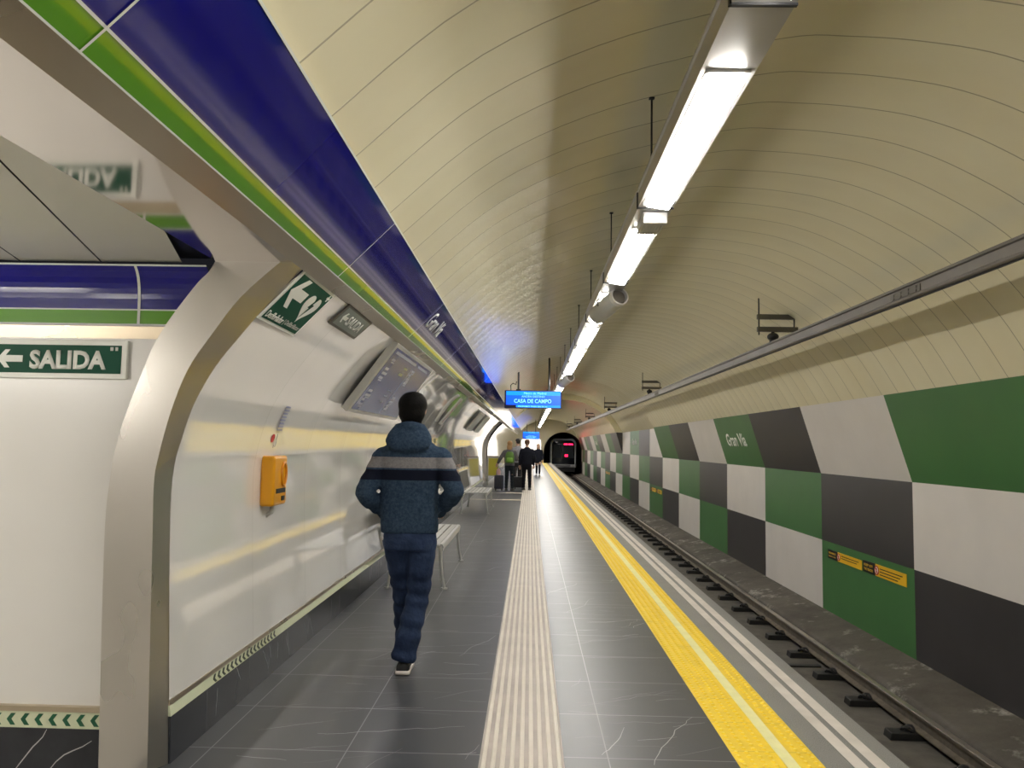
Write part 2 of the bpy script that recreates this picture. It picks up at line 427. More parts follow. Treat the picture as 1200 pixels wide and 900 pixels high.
for i in range(n):
    xa = x0+w*(i+.22); xb = x0+w*(i+.74)
    m.prism([(xa, -.001), (xa+.004, .004), (xb-.004, .004), (xb, -.001)], Y0, Y1)
struct(m.build('tactile_guide_strip', [M['rib_light'], M['rib_dark']]))
for yy in (20.9, 23.9):
    m = MB()
    m.box(-1.60, -.72, yy-.05, yy+.05, .0, .004); m.box(-.72, -.22, yy-.14, yy+.14, 0, .004)
    for k in range(5): m.box(-.71, -.23, yy-.12+k*.055, yy-.10+k*.055, .004, .008)
    struct(m.build('tactile_cross_strip', M['rib_light']))
# yellow warning strip with moulded domes, pale line along it
m = MB(); x0, x1 = 1.015, 1.423
m.box(x0, x1, Y0, Y1, -.12, .001)
dome = []
for yi in range(int((26-2.4)/.05)):
    y = 2.4+yi*.05
    for xi in range(8):
        x = x0+.026+xi*.0509+(.0 if yi % 2 else .0)
        if 1.225 < x < 1.315: continue
        dome.append((x, y))
seg = 7
for x, y in dome:
    vs = [(x+.0155*math.cos(2*PI*i/seg), y+.0155*math.sin(2*PI*i/seg), .001) for i in range(seg)]+[(x+.008*math.cos(2*PI*i/seg), y+.008*math.sin(2*PI*i/seg), .0085) for i in range(seg)]
    m.add(vs, [(i, (i+1) % seg, seg+(i+1) % seg, seg+i) for i in range(seg)]+[])
    m.mat(2); m.add([p for p in vs[seg:]], [tuple(range(seg))]); m.mat(0)  # flat top takes the painted highlight colour
m.mat(1).box(1.239, 1.300, Y0, Y1, .001, .0055)
struct(m.build('warning_strip', [M['yellow'], M['yellow_pale'], M['dome_highlight']], fix=False))
m = MB(); m.box(1.423, 1.827, Y0, Y1, -.14, 0); m.mat(1)
m.box(1.563, 1.629, Y0, Y1, 0, .002); m.box(1.666, 1.732, Y0, Y1, 0, .002)
struct(m.build('platform_edge', [M['granite'], M['line_white']]))
m = MB(); m.box(-1.78, 1.70, Y0, Y1, -1.12, -.12); struct(m.build('platform_base', M['concrete']))
m = MB(); m.box(1.6, 4.5, Y0, 100, -1.3, -1.12); struct(m.build('track_bed', M['bed']))
m = MB(); m.prism([(3.73, -1.12), (3.73, -.955), (3.755, -.915), (3.80, -.898), (4.4, -.775), (4.4, -1.12)], Y0, Y1)
struct(m.build('trackside_ledge', M['concrete'], smooth=True))

# right wall: checkered panels, three rows; the top row leans in, except in the niche
def wall_right():
    m = MB(); rows = [(4.3, -.80), (4.3, .187), (4.3, 1.154)]
    order = {0: ('g', 'w', 'd'), 1: ('w', 'd', 'g'), 2: ('d', 'g', 'w')}   # top, middle, bottom for k % 3
    idx = {'g': 0, 'w': 1, 'd': 2}
    k = -8
    while True:
        ya, yb = COL0+(k-1)*PITCH, COL0+k*PITCH
        if ya >= Y1: break
        yb = min(yb, Y1); t = order[k % 3]
        for r, nm in ((0, t[2]), (1, t[1])):
            m.mat(idx[nm]); (xa, za), (xb, zb) = rows[r], rows[r+1]
            m.quad((xa, ya, za), (xa, yb, za), (xb, yb, zb), (xb, ya, zb))
        xt = 4.3 if NICHE[0]-.1 < ya < NICHE[1]-.1 else 3.997
        m.mat(idx[t[0]]); m.quad((4.3, ya, 1.154), (4.3, yb, 1.154), (xt, yb, 2.135), (xt, ya, 2.135))
        k += 1
    for ye in NICHE:    # triangular cheeks of the leaning panels
        m.mat(2); m.add([(4.3, ye, 1.154), (3.997, ye, 2.135), (4.3, ye, 2.135)], [(0, 1, 2)])
    return m.build('wall_right', [M['p_green'], M['p_white'], M['p_dark']], fix=False)
struct(wall_right())
m = MB(); m.box(4.31, 4.5, Y0, Y1, -1.12, 2.2); struct(m.build('wall_right_backing', M['concrete']))
# vault
m = MB(); m.sheet(VAULT, Y0, NICHE[0], 4); m.sheet(VAULT, NICHE[1], Y1, 4); m.sheet(RAISED, NICHE[0], NICHE[1], 2)
struct(m.build('ceiling', M['vault'], smooth=True, fix=False))
m = MB()
for ye in NICHE:
    a = [(x, ye, z) for x, z in VAULT[5:]]; b = [(x, ye, z) for x, z in RAISED[5:]]
    n = min(len(a), len(b)); ia = [round(i*(len(a)-1)/(n-1)) for i in range(n)]; ib = [round(i*(len(b)-1)/(n-1)) for i in range(n)]
    for i in range(n-1): m.quad(a[ia[i]], a[ia[i+1]], b[ib[i+1]], b[ib[i]])
struct(m.build('ceiling_step', M['vault'], fix=False))
# left curved white wall
m = MB()
for ya, yb in ((3.64, OPEN_B[0]), (OPEN_B[1], Y1), (Y0, -2.0)): m.sheet(WALL, ya, yb, 3)
struct(m.build('wall_left', M['white_wall'], smooth=True, fix=False))
# skirting, luminous strip, steel trim under the white wall
m = MB()
for ya, yb in ((3.64, OPEN_B[0]), (OPEN_B[1], Y1), (Y0, -2.0)): m.prism([(-1.640, 0), (-1.648, .212), (-1.70, .212), (-1.76, 0)], ya, yb)
for k in range(46):
    yy = 3.75+vr.random()**1.4*14
    pp = [q for q in vein_path(yy, vr.uniform(.16, .21), vr.choice((.08, .16, .24)), -PI/2+vr.uniform(-.5, .7), .04, .3) if .01 < q[1] < .208]
    if len(pp) > 2: vein_strip(m.mat(1 if vr.random() < .4 else 2), (-1.640, 0, 0), (0, 1, 0), Vector((-.0377, 0, 1)), (1, 0, .038), pp, vr.choice((.0015, .0025)))
struct(m.build('baseboard_left', [M['marble'], M['vein'], M['vein_faint']]))
m = MB()
for ya, yb in ((3.64, OPEN_B[0]), (OPEN_B[1], Y1)):
    m.mat(0).prism([(-1.647, .212), (-1.657, .260), (-1.70, .260), (-1.69, .212)], ya, yb)
    m.mat(1).prism([(-1.655, .260), (-1.657, .285), (-1.72, .285), (-1.72, .260)], ya, yb)
u = Vector((0, 1, 0)); v = Vector((-.010, 0, .048)).normalized(); nn = Vector((1, 0, .21)).normalized()
m.mat(2)
for k in range(17):
    yy = 4.12+k*.0595
    m.poly([(.026, .004), (.048, .004), (.026, .0235), (.048, .043), (.026, .043), (.004, .0235)], (-1.647, yy, .213), u, v, nn, .002)
struct(m.build('trim_1', [M['lumi'], M['steel_trim'], M['chev_dark']]))
# steel trim, green and blue cove band along the platform
A, Bq, Cq, Dq = [kw(p) for p in ((-1.133, 2.338), (-1.03, 2.365), (-.97, 2.420), (-.715, 2.640))]
m = MB()
m.mat(0).prism([A, Bq, (-1.08, 2.42), (-1.14, 2.36)], Y0, Y1)
GREEN = [(-1.00425, 2.34338), (-0.99549, 2.35157), (-0.98531, 2.36118), (-0.97516, 2.37083), (-0.96651, 2.37914), (-0.95651, 2.38894), (-0.94662, 2.39886)]
BLUE = [(-0.94662, 2.39886), (-0.93117, 2.41452), (-0.91427, 2.43156), (-0.89732, 2.44855), (-0.88174, 2.46408), (-0.8647, 2.48099), (-0.84768, 2.4979), (-0.83066, 2.51482), (-0.81506, 2.53034), (-0.79808, 2.54729), (-0.78111, 2.56426), (-0.76555, 2.57982), (-0.74858, 2.59679), (-0.7316, 2.61375), (-0.7146, 2.63069)]
Bq, Cq, Dq = GREEN[0], GREEN[-1], BLUE[-1]
m.mat(1).sheet(GREEN, Y0, Y1)
m.mat(2).sheet(BLUE, Y0, Y1)
m.mat(3)
def along(p, q, t0, t1, lift=.003):
    d = Vector((q[0]-p[0], 0, q[1]-p[1])); nn = Vector((d.z, 0, -d.x)).normalized()
    a = Vector((p[0], 0, p[1]))+d*t0+nn*lift; b = Vector((p[0], 0, p[1]))+d*t1+nn*lift
    return a, b
for p, q, t0, t1 in ((Bq, Cq, -.02, .05), (Cq, Dq, -.012, .012), (Cq, Dq, .985, 1.012)):
    a, b = along(p, q, t0, t1); m.quad((a.x, Y0, a.z), (b.x, Y0, b.z), (b.x, Y1, b.z), (a.x, Y1, a.z))
y = 1.60-2.27*5
while y < Y1:
    for p, q in ((Bq, Cq), (Cq, Dq)):
        a, b = along(p, q, 0, 1, .004); m.quad((a.x, y-.004, a.z), (b.x, y-.004, b.z), (b.x, y+.004, b.z), (a.x, y+.004, a.z))
    y += 2.27
m.mat(4).sheet([Dq, (-.90, 2.72)], Y0, Y1)
struct(m.build('trim_2', [M['steel_trim'], M['green'], M['blue'], M['joint'], M['white_paint']], fix=False, smooth=True))

# stainless portal arches at the openings
ARCH = catmull([(-1.70, 0.), (-1.73, .965), (-1.739, 1.277), (-1.726, 1.407), (-1.678, 1.622), (-1.607, 1.823), (-1.506, 1.985), (-1.369, 2.174), (-1.174, 2.356)], 4)
ARCHO = catmull([(-1.923, 0.), (-1.955, .96), (-1.950, 1.273), (-1.916, 1.51), (-1.852, 1.723), (-1.752, 1.982), (-1.60, 2.211), (-1.53, 2.29), (-1.495, 2.356)], 4)
ARCHB = catmull([kw(p) for p in [(-1.69, -.038), (-1.735, .9), (-1.743, 1.307), (-1.703, 1.516), (-1.648, 1.685), (-1.558, 1.856), (-1.438, 2.015), (-1.288, 2.2), (-1.125, 2.37)]], 4)
def portal(ya, yb, inner=None):
    inner = inner or ARCH
    m = MB(); n = len(ARCH)
    for y, fl in ((ya, ARCH), (yb, inner)):
        for i in range(n-1):
            q = [(fl[i][0], y, fl[i][1]), (fl[i+1][0], y, fl[i+1][1]), (ARCHO[i+1][0], y, ARCHO[i+1][1]), (ARCHO[i][0], y, ARCHO[i][1])]
            m.quad(*q)
    for i in range(n-1): m.quad((ARCH[i][0], ya, ARCH[i][1]), (inner[i][0], yb, inner[i][1]), (inner[i+1][0], yb, inner[i+1][1]), (ARCH[i+1][0], ya, ARCH[i+1][1]))
    m.sheet(ARCHO, ya, yb)
    m.add([(ARCH[-1][0], ya, ARCH[-1][1]), (inner[-1][0], yb, inner[-1][1]), (ARCHO[-1][0], yb, ARCHO[-1][1]), (ARCHO[-1][0], ya, ARCHO[-1][1])], [(0, 1, 2, 3)])
    return struct(m.build('portal_frame', M['steel_frame'], smooth=True, fix=True))
portal(3.545, 3.645, ARCHB); portal(OPEN_B[0]-.12, OPEN_B[0]+.08); portal(OPEN_B[1]-.08, OPEN_B[1]+.12); portal(-2.2, -2.0)
# polished lintel over the near opening and the far one
m = MB(); m.box(-1.50, -1.12, -2.0, 3.55, 2.340, 2.42); m.box(-1.50, -1.12, OPEN_B[0]-.1, OPEN_B[1]+.1, 2.345, 2.42)
struct(m.build('lintel_soffit', M['steel_mirror']))

# exit corridor on the left
m = MB(); m.box(-6.5, -1.72, -2.2, 3.9, -.30, -.16); struct(m.build('corridor_floor', M['pale_floor']))
m = MB(); m.quad((-6.5, 3.75, -.16), (-1.75, 3.75, -.16), (-1.75, 3.75, 2.1), (-6.5, 3.75, 2.1))
m.quad((-6.5, -2.1, -.16), (-1.9, -2.1, -.16), (-1.9, -2.1, 2.6), (-6.5, -2.1, 2.6)); m.quad((-6.5, -2.1, -.16), (-6.5, 3.75, -.16), (-6.5, 3.75, 2.6), (-6.5, -2.1, 2.6))
struct(m.build('corridor_wall', M['white_flat'], fix=False))
m = MB(); zb = [(3.73, -.16), (3.722, .105)]
m.mat(0).box(-6.4, -1.80, 3.725, 3.75, -.16, .112)
for (xa, za, L, an) in ((-2.28, .108, .26, -2.2), (-2.06, .06, .24, -2.45), (-2.62, .07, .2, -1.9), (-2.9, .10, .25, -2.2)):
    pp = [q for q in vein_path(xa, za, L, an, .05, .3) if q[1] < .11]
    vein_strip(m.mat(4), (0, 3.725, 0), (1, 0, 0), (0, 0, 1), (0, -1, 0), pp, .0028)
m.mat(1).box(-6.4, -1.80, 3.729, 3.75, .112, .190)
m.mat(2).box(-6.4, -1.80, 3.722, 3.75, .190, .214)
m.mat(3)
for k in range(30):
    xx = -2.005-.0675*k
    m.poly([(.018, .012), (.040, .012), (.020, .039), (.040, .066), (.018, .066), (-.002, .039)], (xx, 3.729, .112), (1, 0, 0), (0, 0, 1), (0, -1, 0), .002)
struct(m.build('corridor_skirting', [M['marble'], M['lumi'], M['steel_trim'], M['chev'], M['vein']]))
# cove band of the corridor
m = MB()
P = [(3.752, 1.975), (3.742, 2.052), (3.741, 2.062), (3.740, 2.135), (3.739, 2.16), (3.7375, 2.19), (3.735, 2.215), (3.731, 2.24), (3.7255, 2.265), (3.716, 2.293), (3.70, 2.322), (3.678, 2.345)]
def crow(a, b, k, x0=-6.4, x1=-1.60):
    m.mat(k).quad((x0, a[0], a[1]), (x1, a[0], a[1]), (x1, b[0], b[1]), (x0, b[0], b[1]))
crow(P[0], P[1], 0); crow(P[2], P[3], 1)
for a_, b_ in zip(P[3:], P[4:]): crow(a_, b_, 2)
for (ya, za), (yb, zb) in (((3.738, 2.057), (3.737, 2.064)), ((3.737, 2.131), (3.736, 2.138)), ((3.676, 2.342), (3.671, 2.350))):
    m.mat(3).quad((-6.4, ya, za), (-1.60, ya, za), (-1.60, yb, zb), (-6.4, yb, zb))
for xx in (-1.955, -4.2):
    for (ya, za), (yb, zb) in zip(P[2:], P[3:]):
        m.quad((xx-.007, ya-.004, za), (xx+.007, ya-.004, za), (xx+.007, yb-.004, zb), (xx-.007, yb-.004, zb))
m.mat(4).quad((-6.4, 3.675, 2.348), (-1.6, 3.675, 2.348), (-1.6, 3.75, 2.36), (-6.4, 3.75, 2.36))
struct(m.build('corridor_trim', [M['steel_trim'], M['green_satin'], M['blue_satin'], M['joint'], M['black']], fix=False, smooth=True))
# corridor ceiling: cream planks running obliquely
m = MB(); dr = Vector((-.31, .95, 0)).normalized(); sd = Vector((dr.y, -dr.x, 0)); z = 2.368
base = Vector((-2.12, 3.64, z))
m.mat(1).quad((-6.5, -2.1, z+.03), (-1.48, -2.1, z+.03), (-1.48, 3.74, z+.03), (-6.5, 3.74, z+.03))
m.mat(0)
for k in range(-1, 12):
    a = base-sd*(.39*k)-sd*.004; b = base-sd*(.39*(k+1))+sd*.004
    pts = [a+dr*.2, a-dr*6.2, b-dr*6.2, b+dr*.2]
    # clip to the corridor outline
    def clip(P, ax, val, keep_less):
        out = []
        for i in range(len(P)):
            p, q = P[i], P[(i+1) % len(P)]
            ip = (p[ax] <= val) == keep_less or p[ax] == val; iq = (q[ax] <= val) == keep_less or q[ax] == val
            if ip: out.append(p)
            if ip != iq: t = (val-p[ax])/(q[ax]-p[ax]); out.append(p+(q-p)*t)
        return out
    for ax, val, kl in ((0, -1.502, True), (0, -6.5, False), (1, 3.70, True), (1, -2.1, False)):
        if pts: pts = clip(pts, ax, val, kl)
    if len(pts) > 2:
        m.add(pts, [tuple(range(len(pts)))])
struct(m.build('corridor_ceiling', [simple('corridor_cream', (.86, .84, .74), .35), M['black']], fix=False))
# corridor lamp: a tube luminaire under the corridor ceiling, out of the photograph
t = thing('corridor_lamp', (-3.95, 2.0, 2.36), 'white tube lamp under the corridor ceiling left of the steel portal', 'lamp')
m = MB(); m.box(-.75, .75, -.04, .04, -.25, -.20); m.build('housing', M['white_paint'], t, bevel=.008)
m = MB(); m.tube([(-.7, 0, -.29), (.7, 0, -.29)], .026, 12); m.build('tube', M['tube'], t, smooth=True)
for xr in (-.6, .6):
    m = MB(); m.tube([(xr, 0, -.20), (xr, 0, 0)], .008, 6); m.build('hanger_rod', M['black_metal'], t)
t2 = dup(t, (-4.3, .3, 2.36), 'added unseen tube lamp that brightens the exit corridor')  # added lamp, unseen, to lighten the corridor ceiling

# recess behind the far opening
m = MB(); a, b = OPEN_B
m.box(-4.0, -1.76, a-.1, b+.1, -.1, 0.); m.quad((-4., a, 0), (-1.8, a, 0), (-1.8, a, 2.4), (-4., a, 2.4)); m.quad((-4., b, 0), (-1.8, b, 0), (-1.8, b, 2.4), (-4., b, 2.4))
m.quad((-4., a, 0), (-4., b, 0), (-4., b, 2.4), (-4., a, 2.4)); m.quad((-4., a, 2.4), (-1.5, a, 2.4), (-1.5, b, 2.4), (-4., b, 2.4))
struct(m.build('exit_recess', M['white_flat'], fix=False))
# end walls: portal for the track, doorway for the platform
def arch_poly(xc, hw, zb, zs, n=16, rise=None):
    rise = rise or hw
    return [(xc-hw, zb), (xc+hw, zb)]+[(xc+hw*math.cos(PI*i/n), zs+rise*math.sin(PI*i/n)) for i in range(n+1)]
outer = [(-1.8, -1.3), (4.6, -1.3), (4.6, 4.2), (-1.8, 4.2)]
holes = [arch_poly(2.77, 1.62, -1.12, .95, 20, 1.62), arch_poly(.10, .80, 0.0, 1.75, 12, .38)]
loops = [[Vector((x, z, 0)) for x, z in lp] for lp in [outer]+holes]
tri = geometry.tessellate_polygon(loops); flat = [p for lp in loops for p in lp]
m = MB(); m.add([(p.x, Y1-.02, p.y) for p in flat], [tuple(t) for t in tri]); struct(m.build('end_wall', M['endwall'], fix=False))
m = MB(); ap = arch_poly(2.77, 1.62, -1.12, .95, 20); m.add([(x, Y1-.02, z) for x, z in ap]+[(x, 100, z) for x, z in ap], [(i, (i+1) % len(ap), len(ap)+(i+1) % len(ap), len(ap)+i) for i in range(1, len(ap))]+[tuple(range(len(ap), 2*len(ap)))])
struct(m.build('tunnel', M['tunnel'], fix=False))
m = MB(); q = arch_poly(.10, .80, 0.0, 1.75, 12, .38); m.add([(x, Y1-.02, z) for x, z in q]+[(x, Y1+7, z) for x, z in q], [(i, (i+1) % len(q), len(q)+(i+1) % len(q), len(q)+i) for i in range(len(q))]+[tuple(range(len(q), 2*len(q)))])
struct(m.build('far_passage', M['white_flat'], fix=False))
rim = [(.10+.84*math.cos(PI*i/14), Y1-.06, 1.75+.42*math.sin(PI*i/14)) for i in range(15)]
m = MB(); m.tube([(.94, Y1-.06, 0)]+rim+[(-.74, Y1-.06, 0)], .055, 8); struct(m.build('door_1', M['white_paint'], smooth=True))
m = MB(); m.box(-2, 4.6, Y0-.1, Y0, -1.3, 4.2); struct(m.build('wall_back', M['endwall']))
t = thing('passage_lamp', (.10, Y1+2.4, 2.10), 'bright lamp in the white passage at the end of the platform', 'lamp')
m = MB(); m.box(-.25, .25, -2.0, 2.0, -.02, .0); m.build('diffuser', M['end_tube'], t); m = MB(); m.box(-.28, .28, -2.05, 2.05, 0, .03); m.build('housing', M['white_paint'], t)

# ------------------------------------------------------------------ running lamps on the ceiling bar
LX0, LX1, LZ0, LZ1 = .63, .84, 2.937, 3.117
def vault_z(x):
    for (xa, za), (xb, zb) in zip(VAULT, VAULT[1:]):
        if xa <= x <= xb: return za+(zb-za)*(x-xa)/(xb-xa)
def lamp_module(la, lb, label):
    t = thing('ceiling_lamp', (.735, 0, LZ0), label, 'lamp', 'lamps along the ceiling light bar')
    m = MB()
    # housing: a channel with lipped sides
    h = LZ1-LZ0; xo = .105
    m.prism([(-xo, 0), (-xo, h*.42), (-xo+.008, h*.46), (-xo+.008, h*.60), (-xo, h*.64), (-xo+.02, h), (xo-.02, h), (xo, h*.6), (xo, 0)], .004, 2.146)
    m.build('housing', M['alu'], t)
    m = MB(); m.mat(0).prism([(-.068, .001), (-.068, -.024), (.058, -.042), (.066, -.036), (.066, .001)], la, lb); m.build('diffuser', M['lamp'], t)
    m = MB()
    for ye in (la-.02, lb): m.box(-.085, .085, ye, ye+.02, -.012, .001)
    for xe in (-.085, .066): m.box(xe, xe+.018, la-.02, lb+.02, -.003, .001)
    m.build('bezel', M['alu_pale'], t)
    m = MB(); m.box(-.112, .108, -.006, .010, -.008, .0); m.box(-.114, -.106, -.006, .010, -.008, .09); m.build('joint_bracket', M['black_metal'], t)
    zt = vault_z(.655)-LZ0
    m = MB(); m.tube([(-.08, 1.80, h-.005), (-.08, 1.80, zt)], .006, 6); m.box(-.095, -.065, 1.79, 1.81, zt-.012, zt-.002); m.build('hanger_rod', M['black_metal'], t)
    return t
YM = [2.40+2.15*k for k in range(-5, 28)]
first = lamp_module(.46, 2.06, 'nearest full rectangular lamp on the ceiling bar, behind the blank grey stretch'); first.location.y = YM[5]
std = lamp_module(.43, 2.06, 'second lamp of the ceiling bar, just behind the ribbed box'); std.location.y = YM[6]
for k, y in enumerate(YM):
    if k in (5, 6): continue
    lab = {4: 'lamp at the top edge of the photo, cut off, nearest on the ceiling bar', 7: 'ceiling bar lamp partly covered by the first cylindrical loudspeaker',
           8: 'ceiling bar lamp directly behind the first loudspeaker'}.get(k)
    if lab is None: lab = 'small distant lamp in the far run of the ceiling light bar' if k > 8 else 'ceiling bar lamp over the platform behind the photographer'
    dup(std, (.735, y, LZ0), lab)
# ribbed box under the bar
t = thing('emergency_light', (.745, 4.62, LZ0), 'pale ribbed box under the ceiling bar between its first two lamps', 'emergency light')
m = MB(); m.box(-.075, .075, .0, .05, -.075, -.004); m.build('end_block', M['alu_pale'], t, bevel=.006)
m = MB(); m.box(-.07, .07, .05, .32, -.055, -.004)
for k in range(8): m.box(-.066+k*.0175, -.058+k*.0175, .05, .32, -.062, -.055)
m.build('ribbed_lens', M['ribbed'], t)
# cylindrical loudspeakers
def loudspeaker(loc, label):
    t = thing('loudspeaker', loc, label, 'loudspeaker', 'loudspeakers under the ceiling bar')
    a = Vector((.075, -.20, .050)); b = Vector((-.080, .20, -.050)); d = (b-a).normalized(); sx = Vector((0, 0, 1)).cross(d).normalized(); up = d.cross(sx)
    def ring(c, r, n=24): return [c+sx*r*math.cos(2*PI*i/n)+up*r*math.sin(2*PI*i/n) for i in range(n)]
    m = MB(); m.rings([ring(a, .080), ring(a, .088), ring(a+d*.02, .09), ring(b-d*.02, .09), ring(b, .082)]); m.build('body', M['speaker'], t, smooth=True)
    m = MB(); m.rings([ring(a-d*.004, .072), ring(a-d*.03, .060), ring(a-d*.034, .01)]); m.build('cone', M['alu_dark'], t, smooth=True)
    m = MB(); m.rings([ring(a-d*.05, .088), ring(a-d*.05, .074), ring(a-d*.002, .074), ring(a-d*.002, .088), ring(a-d*.05, .088)], cap=False); m.build('collar', M['alu_pale'], t, smooth=True)
    m = MB(); c = (a+b)/2
    m.tube([c-sx*.095, c-sx*.1+Vector((0, 0, .06)), c+Vector((-.03, 0, .13))], .008, 8); m.tube([c+sx*.095, c+sx*.1+Vector((0, 0, .06)), c+Vector((.03, 0, .13))], .008, 8); m.box(c.x-.04, c.x+.04, c.y-.03, c.y+.03, .125, .135)
    m.build('yoke', M['alu_dark'], t, smooth=True)
    return t
loudspeaker((.712, 7.22, LZ0-.125), 'nearest grey cylindrical loudspeaker under the ceiling light bar')
loudspeaker((.712, 15.75, LZ0-.125), 'second, farther grey loudspeaker under the light bar above the blue display')

# ------------------------------------------------------------------ overhead conductor rail with its brackets
t = thing('overhead_conductor_rail', (2.96, 0, 2.68), 'long dull metal overhead conductor rail hung below the vault', 'conductor rail')
m = MB(); W = [(-.012, 0), (-.020, .012), (-.014, .030), (-.014, .095), (-.042, .098), (-.042, .120), (.042, .120), (.042, .098), (.014, .095), (.014, .030), (.020, .012), (.012, 0)]
m.prism([(-.020, 0), (-.030, .010), (-.030, .022), (-.018, .032), (-.022, .10), (-.040, .105), (-.040, .125), (.040, .125), (.040, .105), (.022, .10), (.018, .032), (.030, .022), (.030, .010), (.020, 0)], Y0, 63.5)
m.build('profile', M['alu_dark'], t)
m = MB(); m.tube([(0, Y0, -.005), (0, 63.5, -.005)], .008, 6); m.build('contact_wire', M['black_metal'], t)
for yj in (6.05, 18.0):
    m = MB(); m.box(-.026, .026, yj-.24, yj+.24, .036, .092)
    for k in range(4):
        for zz in (.048, .078): m.tube([(-.032, yj-.18+k*.12, zz), (-.024, yj-.18+k*.12, zz)], .011, 8)
    m.build('splice_plate', M['galv'], t)
def rail_bracket(label):
    t = thing('rail_bracket', (2.79, 0, 2.80), label, 'bracket', 'brackets of the overhead conductor rail')
    m = MB(); m.box(-.02, .47, -.025, .025, .285, .345)
    m.tube([(.12, -.03, .315), (.12, .03, .315)], .012, 8); m.tube([(.36, -.03, .315), (.36, .03, .315)], .012, 8); m.build('crossbar', M['galv'], t)
    m = MB(); m.box(-.02, .47, -.025, .025, .13, .19); m.tube([(.12, -.03, .16), (.12, .03, .16)], .012, 8); m.tube([(.36, -.03, .16), (.36, .03, .16)], .012, 8); m.build('crossbar', M['galv'], t)
    m = MB(); m.tube([(0, 0, .09), (0, 0, .55)], .009, 8); m.build('hanger_rod', M['black_metal'], t)
    m = MB(); m.tube([(.43, 0, .10), (.43, 0, .335)], .009, 8); m.build('hanger_rod', M['black_metal'], t)
    m = MB(); m.tube([(.17, 0, .145), (.17, 0, .10)], .02, 10); m.ell((.17, 0, .07), (.07, .07, .05), 16, 8); m.tube([(.17, 0, .05), (.17, 0, -.0)], .045, 12); m.build('insulator', M['black_rubber'], t, smooth=True)
    return t
b0 = rail_bracket('nearest two-bar bracket carrying the overhead rail from the vault'); b0.location.y = 9.42
for i, y in enumerate((19.2, 29.0, 38.8, 48.6, 58.4)):
    dup(b0, (2.79, y, 2.80), {0: 'second two-bar bracket along the overhead rail, above the first wall lettering', 1: 'third two-bar bracket along the overhead rail, under the raised vault'}.get(i, 'distant bracket of the overhead rail close to the tunnel mouth'))

# ------------------------------------------------------------------ track
RAIL = [(-.065, 0), (.065, 0), (.065, .012), (.012, .03), (.010, .105), (.034, .115), (.034, .142), (.028, .148), (-.028, .148), (-.034, .142), (-.034, .115), (-.010, .105), (-.012, .03), (-.065, .012)]
for xr, lab in ((3.635, 'rusty running rail beside the concrete ledge under the checkered wall'), (2.14, 'running rail close below the platform edge')):
    t = thing('running_rail', (xr, 0, -1.06), lab, 'rail')
    m = MB(); m.prism(RAIL, Y0, 98); m.build('rail_profile', M['rail_steel'], t)
    m = MB(); m.box(-.026, .026, Y0, 98, .148, .150); m.build('running_surface', M['rail_top'], t)
def rail_block(label):
    t = thing('rail_support_block', (3.44, 0, -1.12), label, 'rail support', 'black blocks under the far rail')
    m = MB(); m.prism([(-.13, 0), (-.115, .066), (.10, .066), (.13, .058), (.22, .058), (.22, 0)], -.075, .075); m.build('block', M['black_rubber'], t, bevel=.008)
    m = MB(); pts = [(.060+.058*math.cos(2*PI*k/12), .045*math.sin(2*PI*k/12), .085+.020*math.sin(4*PI*k/12)) for k in range(13)]
    m.tube(pts, .013, 6); m.tube([(.06, 0, .06), (.06, 0, .10)], .022, 8); m.build('clip', M['black_metal'], t, smooth=True)
    return t
rb = rail_block('nearest black rail block in the bottom right corner'); rb.location.y = 5.55
y = 6.45; i = 0
while y < 62:
    lab = {0: 'second black rail block from the bottom right corner', 1: 'third black rail block from the bottom right corner', 2: 'fourth black rail block from the bottom right corner'}.get(i, 'black block with coil clip under the far running rail')
    dup(rb, (3.44, y, -1.12), lab); y += .9; i += 1
t = thing('cable_cover', (3.13, 9.62, -1.12), 'flat dark strip lying across the track bed by the platform', 'strip')
m = MB(); m.box(-.30, .42, -.05, .05, 0, .02); m.build('strip', M['black_rubber'], t, bevel=.006)

# ------------------------------------------------------------------ lettering "Gran Vía"
SL = Vector((3.997-4.3, 0, 2.135-1.154)).normalized()
for i, k in enumerate((3, 9, 15)):
    yb = COL0+k*PITCH
    lab = ('large white station name lettering on a green panel of the checkered wall', 'small second station name lettering on the upright panel farther along', 'tiny third station name lettering near the tunnel mouth')[i]
    niche = NICHE[0]-.1 < yb-PITCH < NICHE[1]-.1
    vdir = Vector((0, 0, 1)) if niche else SL
    o = Vector((4.3, yb-.62, 1.154))+vdir*.40
    ob = text('station_lettering', 'Gran Vía', M['sign_white'], o, (0, -1, 0), vdir, 1.40, .27, bold=.02, thick=.004)
    tag(ob, lab, 'lettering', 'station names on the checkered wall')
# on the blue band
d = Vector((Dq[0]-Cq[0], 0, Dq[1]-Cq[1])).normalized()
ob = text('station_lettering', 'Gran Vía', M['sign_white'], Vector((Cq[0], 6.22, Cq[1]))+d*.09+Vector((d.z, 0, -d.x))*.001, (0, 1, 0), d, .74, .155, bold=.012)
tag(ob, 'white station name lettering on the blue band above the left wall', 'lettering')

# ------------------------------------------------------------------ signs
def arrow_left(m, org, u, v, w, h, n, t=.002, head=.5, shaft=.36):
    ah = head*w
    m.poly([(0, h/2), (ah*.62, h), (ah*1.0, h), (ah*.66, h*(.5+shaft/2)), (w, h*(.5+shaft/2)), (w, h*(.5-shaft/2)), (ah*.66, h*(.5-shaft/2)), (ah*1.0, 0), (ah*.62, 0)], org, u, v, n, t)
